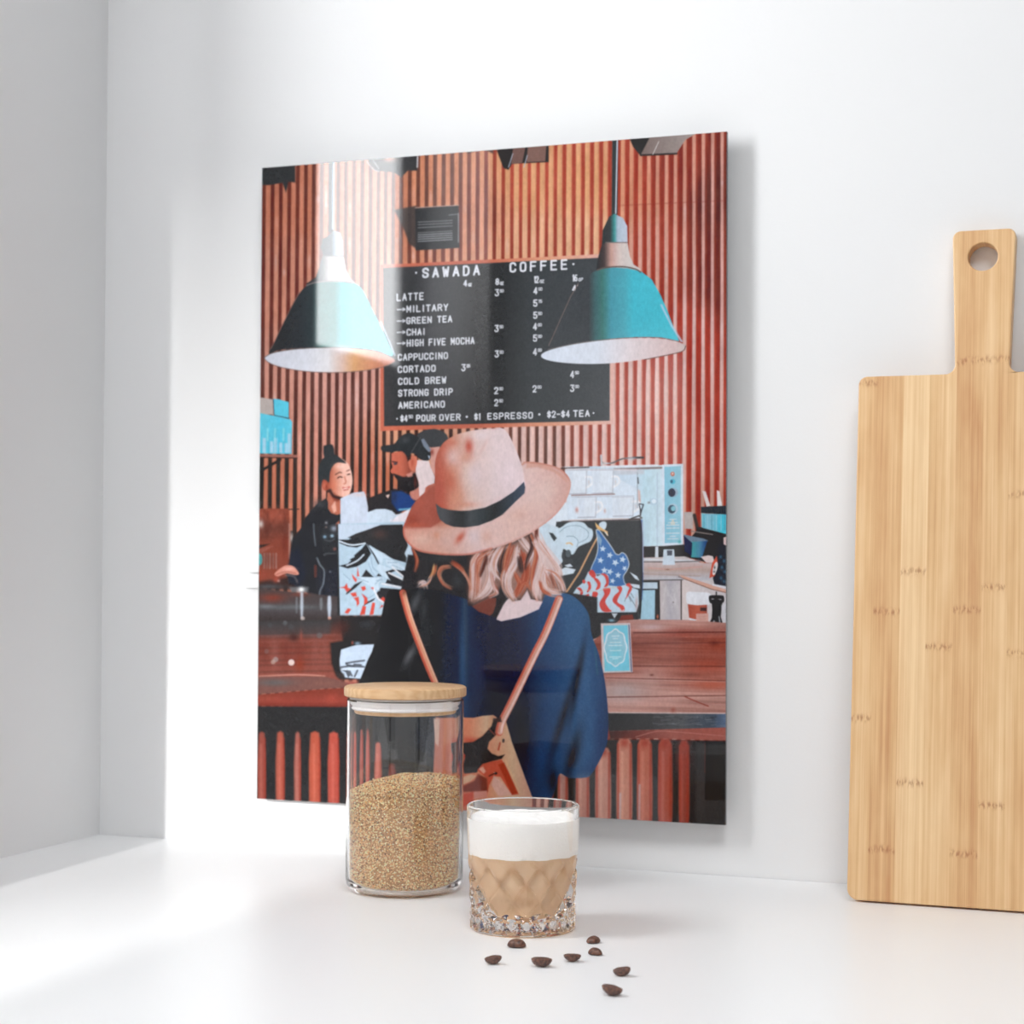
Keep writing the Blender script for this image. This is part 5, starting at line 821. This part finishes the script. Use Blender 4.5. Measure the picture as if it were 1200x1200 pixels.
pal = np.array([lin(*c) for c in ((234, 208, 172), (220, 190, 152), (204, 172, 136), (238, 220, 190), (184, 150, 116), (146, 112, 88), (214, 176, 126), (112, 84, 70))]); pw = [.2, .22, .2, .1, .12, .06, .07, .03]
gc = pal[rg.choice(len(pal), N, p=pw)]**1.25*1.12*rg.uniform(1.1, 1.55, (N, 1)); gc = np.minimum(gc, .92)
col = np.ones((len(V)+len(cv), 4), np.float32); col[:len(V), :3] = np.repeat(gc, len(iv), 0); col[len(V):, :3] = lin(206, 164, 120)
ca = me.color_attributes.new('Col', 'FLOAT_COLOR', 'POINT'); ca.data.foreach_set('color', col.ravel())
gr = obj('grain', me, m_grain); gr.location = (JX, JY, 0)
gr['kind'] = 'stuff'; tag(gr, 'coarse golden brown grain filling the lower half of the glass jar', 'grain')
# ---------------------------------------------------------------- cut glass tumbler with latte
GX, GY = .3650, -.2810
tb = thing('tumbler', 'short cut glass tumbler with a diamond pattern, holding the latte', 'glass', (GX, GY, 0))
ND, SEG = 11, 11*20
DZ = .0250                                     # height of one diamond
def rout(z): return .0392+(.0421-.0392)*min(1, z/.085)
def rin(z):
    if z > .054: return rout(z)-.0022-.0020*min(1, (.092-z)/.038)
    return float(np.interp(z, [.0095, .0115, .015, .025, .035, .045, .054], [.0140, .0180, .0216, .0272, .0315, .0345, rout(.054)-.0042]))
rows = []
zs = [0.0, .0007, .0018]+[.0018+(i+1)*DZ/20 for i in range(50)]
zs += [zs[-1]+.003*(i+1) for i in range(int((.088-zs[-1])/.003))]+[.0895, .0910]
def cut(a, z):
    u = a/(2*math.pi)*ND; w_ = (z-.0125)/DZ
    env = min(1, max(0, (z-.0125)/.0012))*min(1, max(0, (.0600-z)/.012))
    d1 = abs((u+w_) % 1-.5); d2 = abs((u-w_) % 1-.5); f = min(.5-d1, .5-d2)     # 0 on a groove
    g = max(0, 1-f/.27)*.0034*env
    fac = 0.00045*(abs((u*2) % 1-.5)*2)*env
    if z < .0125:                              # fan of wedge cuts round the foot
        h_ = (z-.0018)/.0107
        if h_ > 0: k_ = abs((u*2) % 1-.5)*2; g = max(g, .0016*max(0, 1-abs(k_-(1-h_))/.55)*min(1, h_*4)*min(1, (1-h_)*5+.2))
    return g+fac
bm = bmesh.new(); R_ = []
for z in zs:
    foot = .0018 if z == 0 else (.0006 if z < .001 else 0)
    R_.append([bm.verts.new(((rout(z)-foot-cut(2*math.pi*i/SEG, z))*math.cos(2*math.pi*i/SEG), (rout(z)-foot-cut(2*math.pi*i/SEG, z))*math.sin(2*math.pi*i/SEG), z)) for i in range(SEG)])
for r_, z in [(rout(.092)-.0011, .0920), (rin(.0912), .0912)]+[(rin(z), z) for z in np.linspace(.088, .0125, 34)]: R_.append([bm.verts.new((r_*math.cos(2*math.pi*i/SEG), r_*math.sin(2*math.pi*i/SEG), z)) for i in range(SEG)])
rb = rin(.0125)
for r_, z in ((rb-.0015, .0108), (rb-.004, .0099), (rb-.009, .0095)): R_.append([bm.verts.new((r_*math.cos(2*math.pi*i/SEG), r_*math.sin(2*math.pi*i/SEG), z)) for i in range(SEG)])
for A_, B_ in zip(R_[:-1], R_[1:]):
    for i in range(SEG): j = (i+1) % SEG; bm.faces.new((A_[i], A_[j], B_[j], B_[i]))
c0 = bm.verts.new((0, 0, .0016)); c1 = bm.verts.new((0, 0, .0095))
inn = [bm.verts.new((.034*math.cos(2*math.pi*i/SEG), .034*math.sin(2*math.pi*i/SEG), .0014)) for i in range(SEG)]
for i in range(SEG):
    j = (i+1) % SEG; bm.faces.new((c1, R_[-1][j], R_[-1][i])); bm.faces.new((R_[0][j], R_[0][i], inn[i], inn[j])); bm.faces.new((inn[j], inn[i], c0))
bmesh.ops.recalc_face_normals(bm, faces=bm.faces)
obj('tumbler_glass', bm, m_tumbler, tb, angle=14)
m_latte = mat('coffee_with_milk', lin(222, 190, 154), .35, .4); m_latte.node_tree.nodes['Principled BSDF'].inputs['Subsurface Weight'].default_value = .0
m_foam = mat('milk_foam', (.96, .95, .93), .75, .3); t = NT(m_foam)
tc = t.n('ShaderNodeTexCoord'); vo = t.n('ShaderNodeTexVoronoi', i_Scale=700.); nz = t.n('ShaderNodeTexNoise', i_Scale=160., i_Detail=4.); t.l(tc.outputs['Object'], vo.inputs['Vector']); t.l(tc.outputs['Object'], nz.inputs['Vector'])
ad_ = t.n('ShaderNodeMath', operation='ADD'); t.l(vo.outputs['Distance'], ad_.inputs[0]); t.l(nz.outputs[0], ad_.inputs[1]); t.bump(ad_.outputs[0], .35, .0006)
lat = thing('latte', 'pale brown latte under a thick layer of white milk foam, in the cut glass', 'drink', (GX, GY, .0095))
OV = .00018; ZB = .0560-.0095
pf = [(0, -.0001), (rb-.009+OV, -.0001), (rb-.004+OV, .0003), (rb-.0015+OV, .0012)]+[(rin(z)+OV, z-.0095) for z in np.linspace(.0125, .0560, 24)]+[(0, ZB)]
obj('coffee', lathe(pf, 128), m_latte, lat, angle=60)
NF = 34; rf = [(rin(.0560+z)+OV, .0465+z) for z in np.linspace(0.00003, .0265, 14)]
bm = lathe([(0, .04653)]+rf+[((rin(.0825)+OV)*(1-i/NF), .0730+.0028*math.sin(i/NF*1.5)) for i in range(1, NF+1)], 128)
for v_ in bm.verts:
    if v_.co.z > .0732: v_.co.z += .0007*math.sin(v_.co.x*420+2*math.sin(v_.co.y*300))*math.cos(v_.co.y*380+1)+random.Random(int(v_.co.x*1e6)^int(v_.co.y*1e6)).uniform(-.00022, .00022)
obj('milk_foam', bm, m_foam, lat, angle=70)
# ---------------------------------------------------------------- coffee beans
m_bean = mat('roasted_bean', lin(92, 62, 50), .38, .6); t = NT(m_bean)
tc = t.n('ShaderNodeTexCoord'); nz = t.n('ShaderNodeTexNoise', i_Scale=500., i_Detail=5.); t.l(tc.outputs['Object'], nz.inputs['Vector']); t.bump(nz.outputs[0], .25, .0004)
cr = t.n('ShaderNodeValToRGB'); cr.color_ramp.elements[0].color = (*lin(58, 36, 30), 1); cr.color_ramp.elements[1].color = (*lin(128, 84, 64), 1); cr.color_ramp.elements[0].position = .35; cr.color_ramp.elements[1].position = .7; t.l(nz.outputs[0], cr.inputs[0]); t.l(cr.outputs[0], t.b.inputs['Base Color'])
m_crease = mat('bean_crease', lin(150, 110, 84), .7)
def bean_mesh(a, b, c, seed):
    bm = bmesh.new(); bmesh.ops.create_uvsphere(bm, u_segments=40, v_segments=28, radius=1)
    bmesh.ops.rotate(bm, verts=bm.verts, cent=(0, 0, 0), matrix=Matrix.Rotation(math.pi/2, 3, 'Y')); rd = random.Random(seed); ph_ = rd.uniform(0, 6)
    for v_ in bm.verts:
        x, y, z = v_.co; s_ = 1-.10*x*rd.choice((1,)) if False else 1
        if z < 0: z = z*.24-.0; z += .34*math.exp(-((y-.06*math.sin(3*x+ph_))/.13)**2)*(1-.55*x*x)*min(1, max(0, -v_.co.z)*5)
        z += .03*math.sin(5*x+ph_)*math.cos(4*y); v_.co = (x*a, y*b*(1-.08*x), z*c)
    return bm
specs = [  # x, y, turn, face, tilt, size, label
 (.3849, -.3470, 10, 'up', 0, 1.12, 'rounded dark coffee bean right in front of the tumbler foot, crease hidden'),
 (.3892, -.4043, 28, 'down', (6, -8), .98, 'tipped coffee bean farthest left, below the tumbler'),
 (.4224, -.3994, 14, 'down', (-4, 2), 1.18, 'broad flat-side-up coffee bean second from the left in the front row'),
 (.4365, -.3767, 16, 'down', (-10, 0), 1.0, 'thin boat-shaped coffee bean in the middle of the scatter'),
 (.4308, -.3126, 60, 'up', 0, .95, 'round-backed coffee bean farthest back, right of the tumbler'),
 (.4443, -.3501, -20, 'up', 0, .92, 'oval coffee bean just in front of the farthest back one'),
 (.4808, -.4061, 5, 'down', (8, -10), 1.0, 'lumpy reddish coffee bean at the far right of the scatter'),
 (.4916, -.4606, -4, 'down', (-3, 9), 1.14, 'flat-side-up coffee bean nearest the camera')]
for i, (x, y, rz, face, tilt, s_, lb) in enumerate(specs):
    a, b, c = .0060*s_, .0043*s_, .0044*s_
    o = obj('coffee_bean', bean_mesh(a, b, c, i), m_bean, smooth=True); tag(o, lb, 'coffee bean', 'loose coffee beans on the counter')
    if face == 'up': rot = Matrix.Rotation(math.radians(rz), 4, 'Z')
    else: rot = Matrix.Rotation(math.radians(rz), 4, 'Z') @ Matrix.Rotation(math.radians(tilt[0]), 4, 'X') @ Matrix.Rotation(math.radians(tilt[1]), 4, 'Y') @ Matrix.Rotation(math.pi, 4, 'X')
    zmin = min((rot @ v_.co).z for v_ in o.data.vertices); o.matrix_world = Matrix.Translation((x, y, -zmin)) @ rot
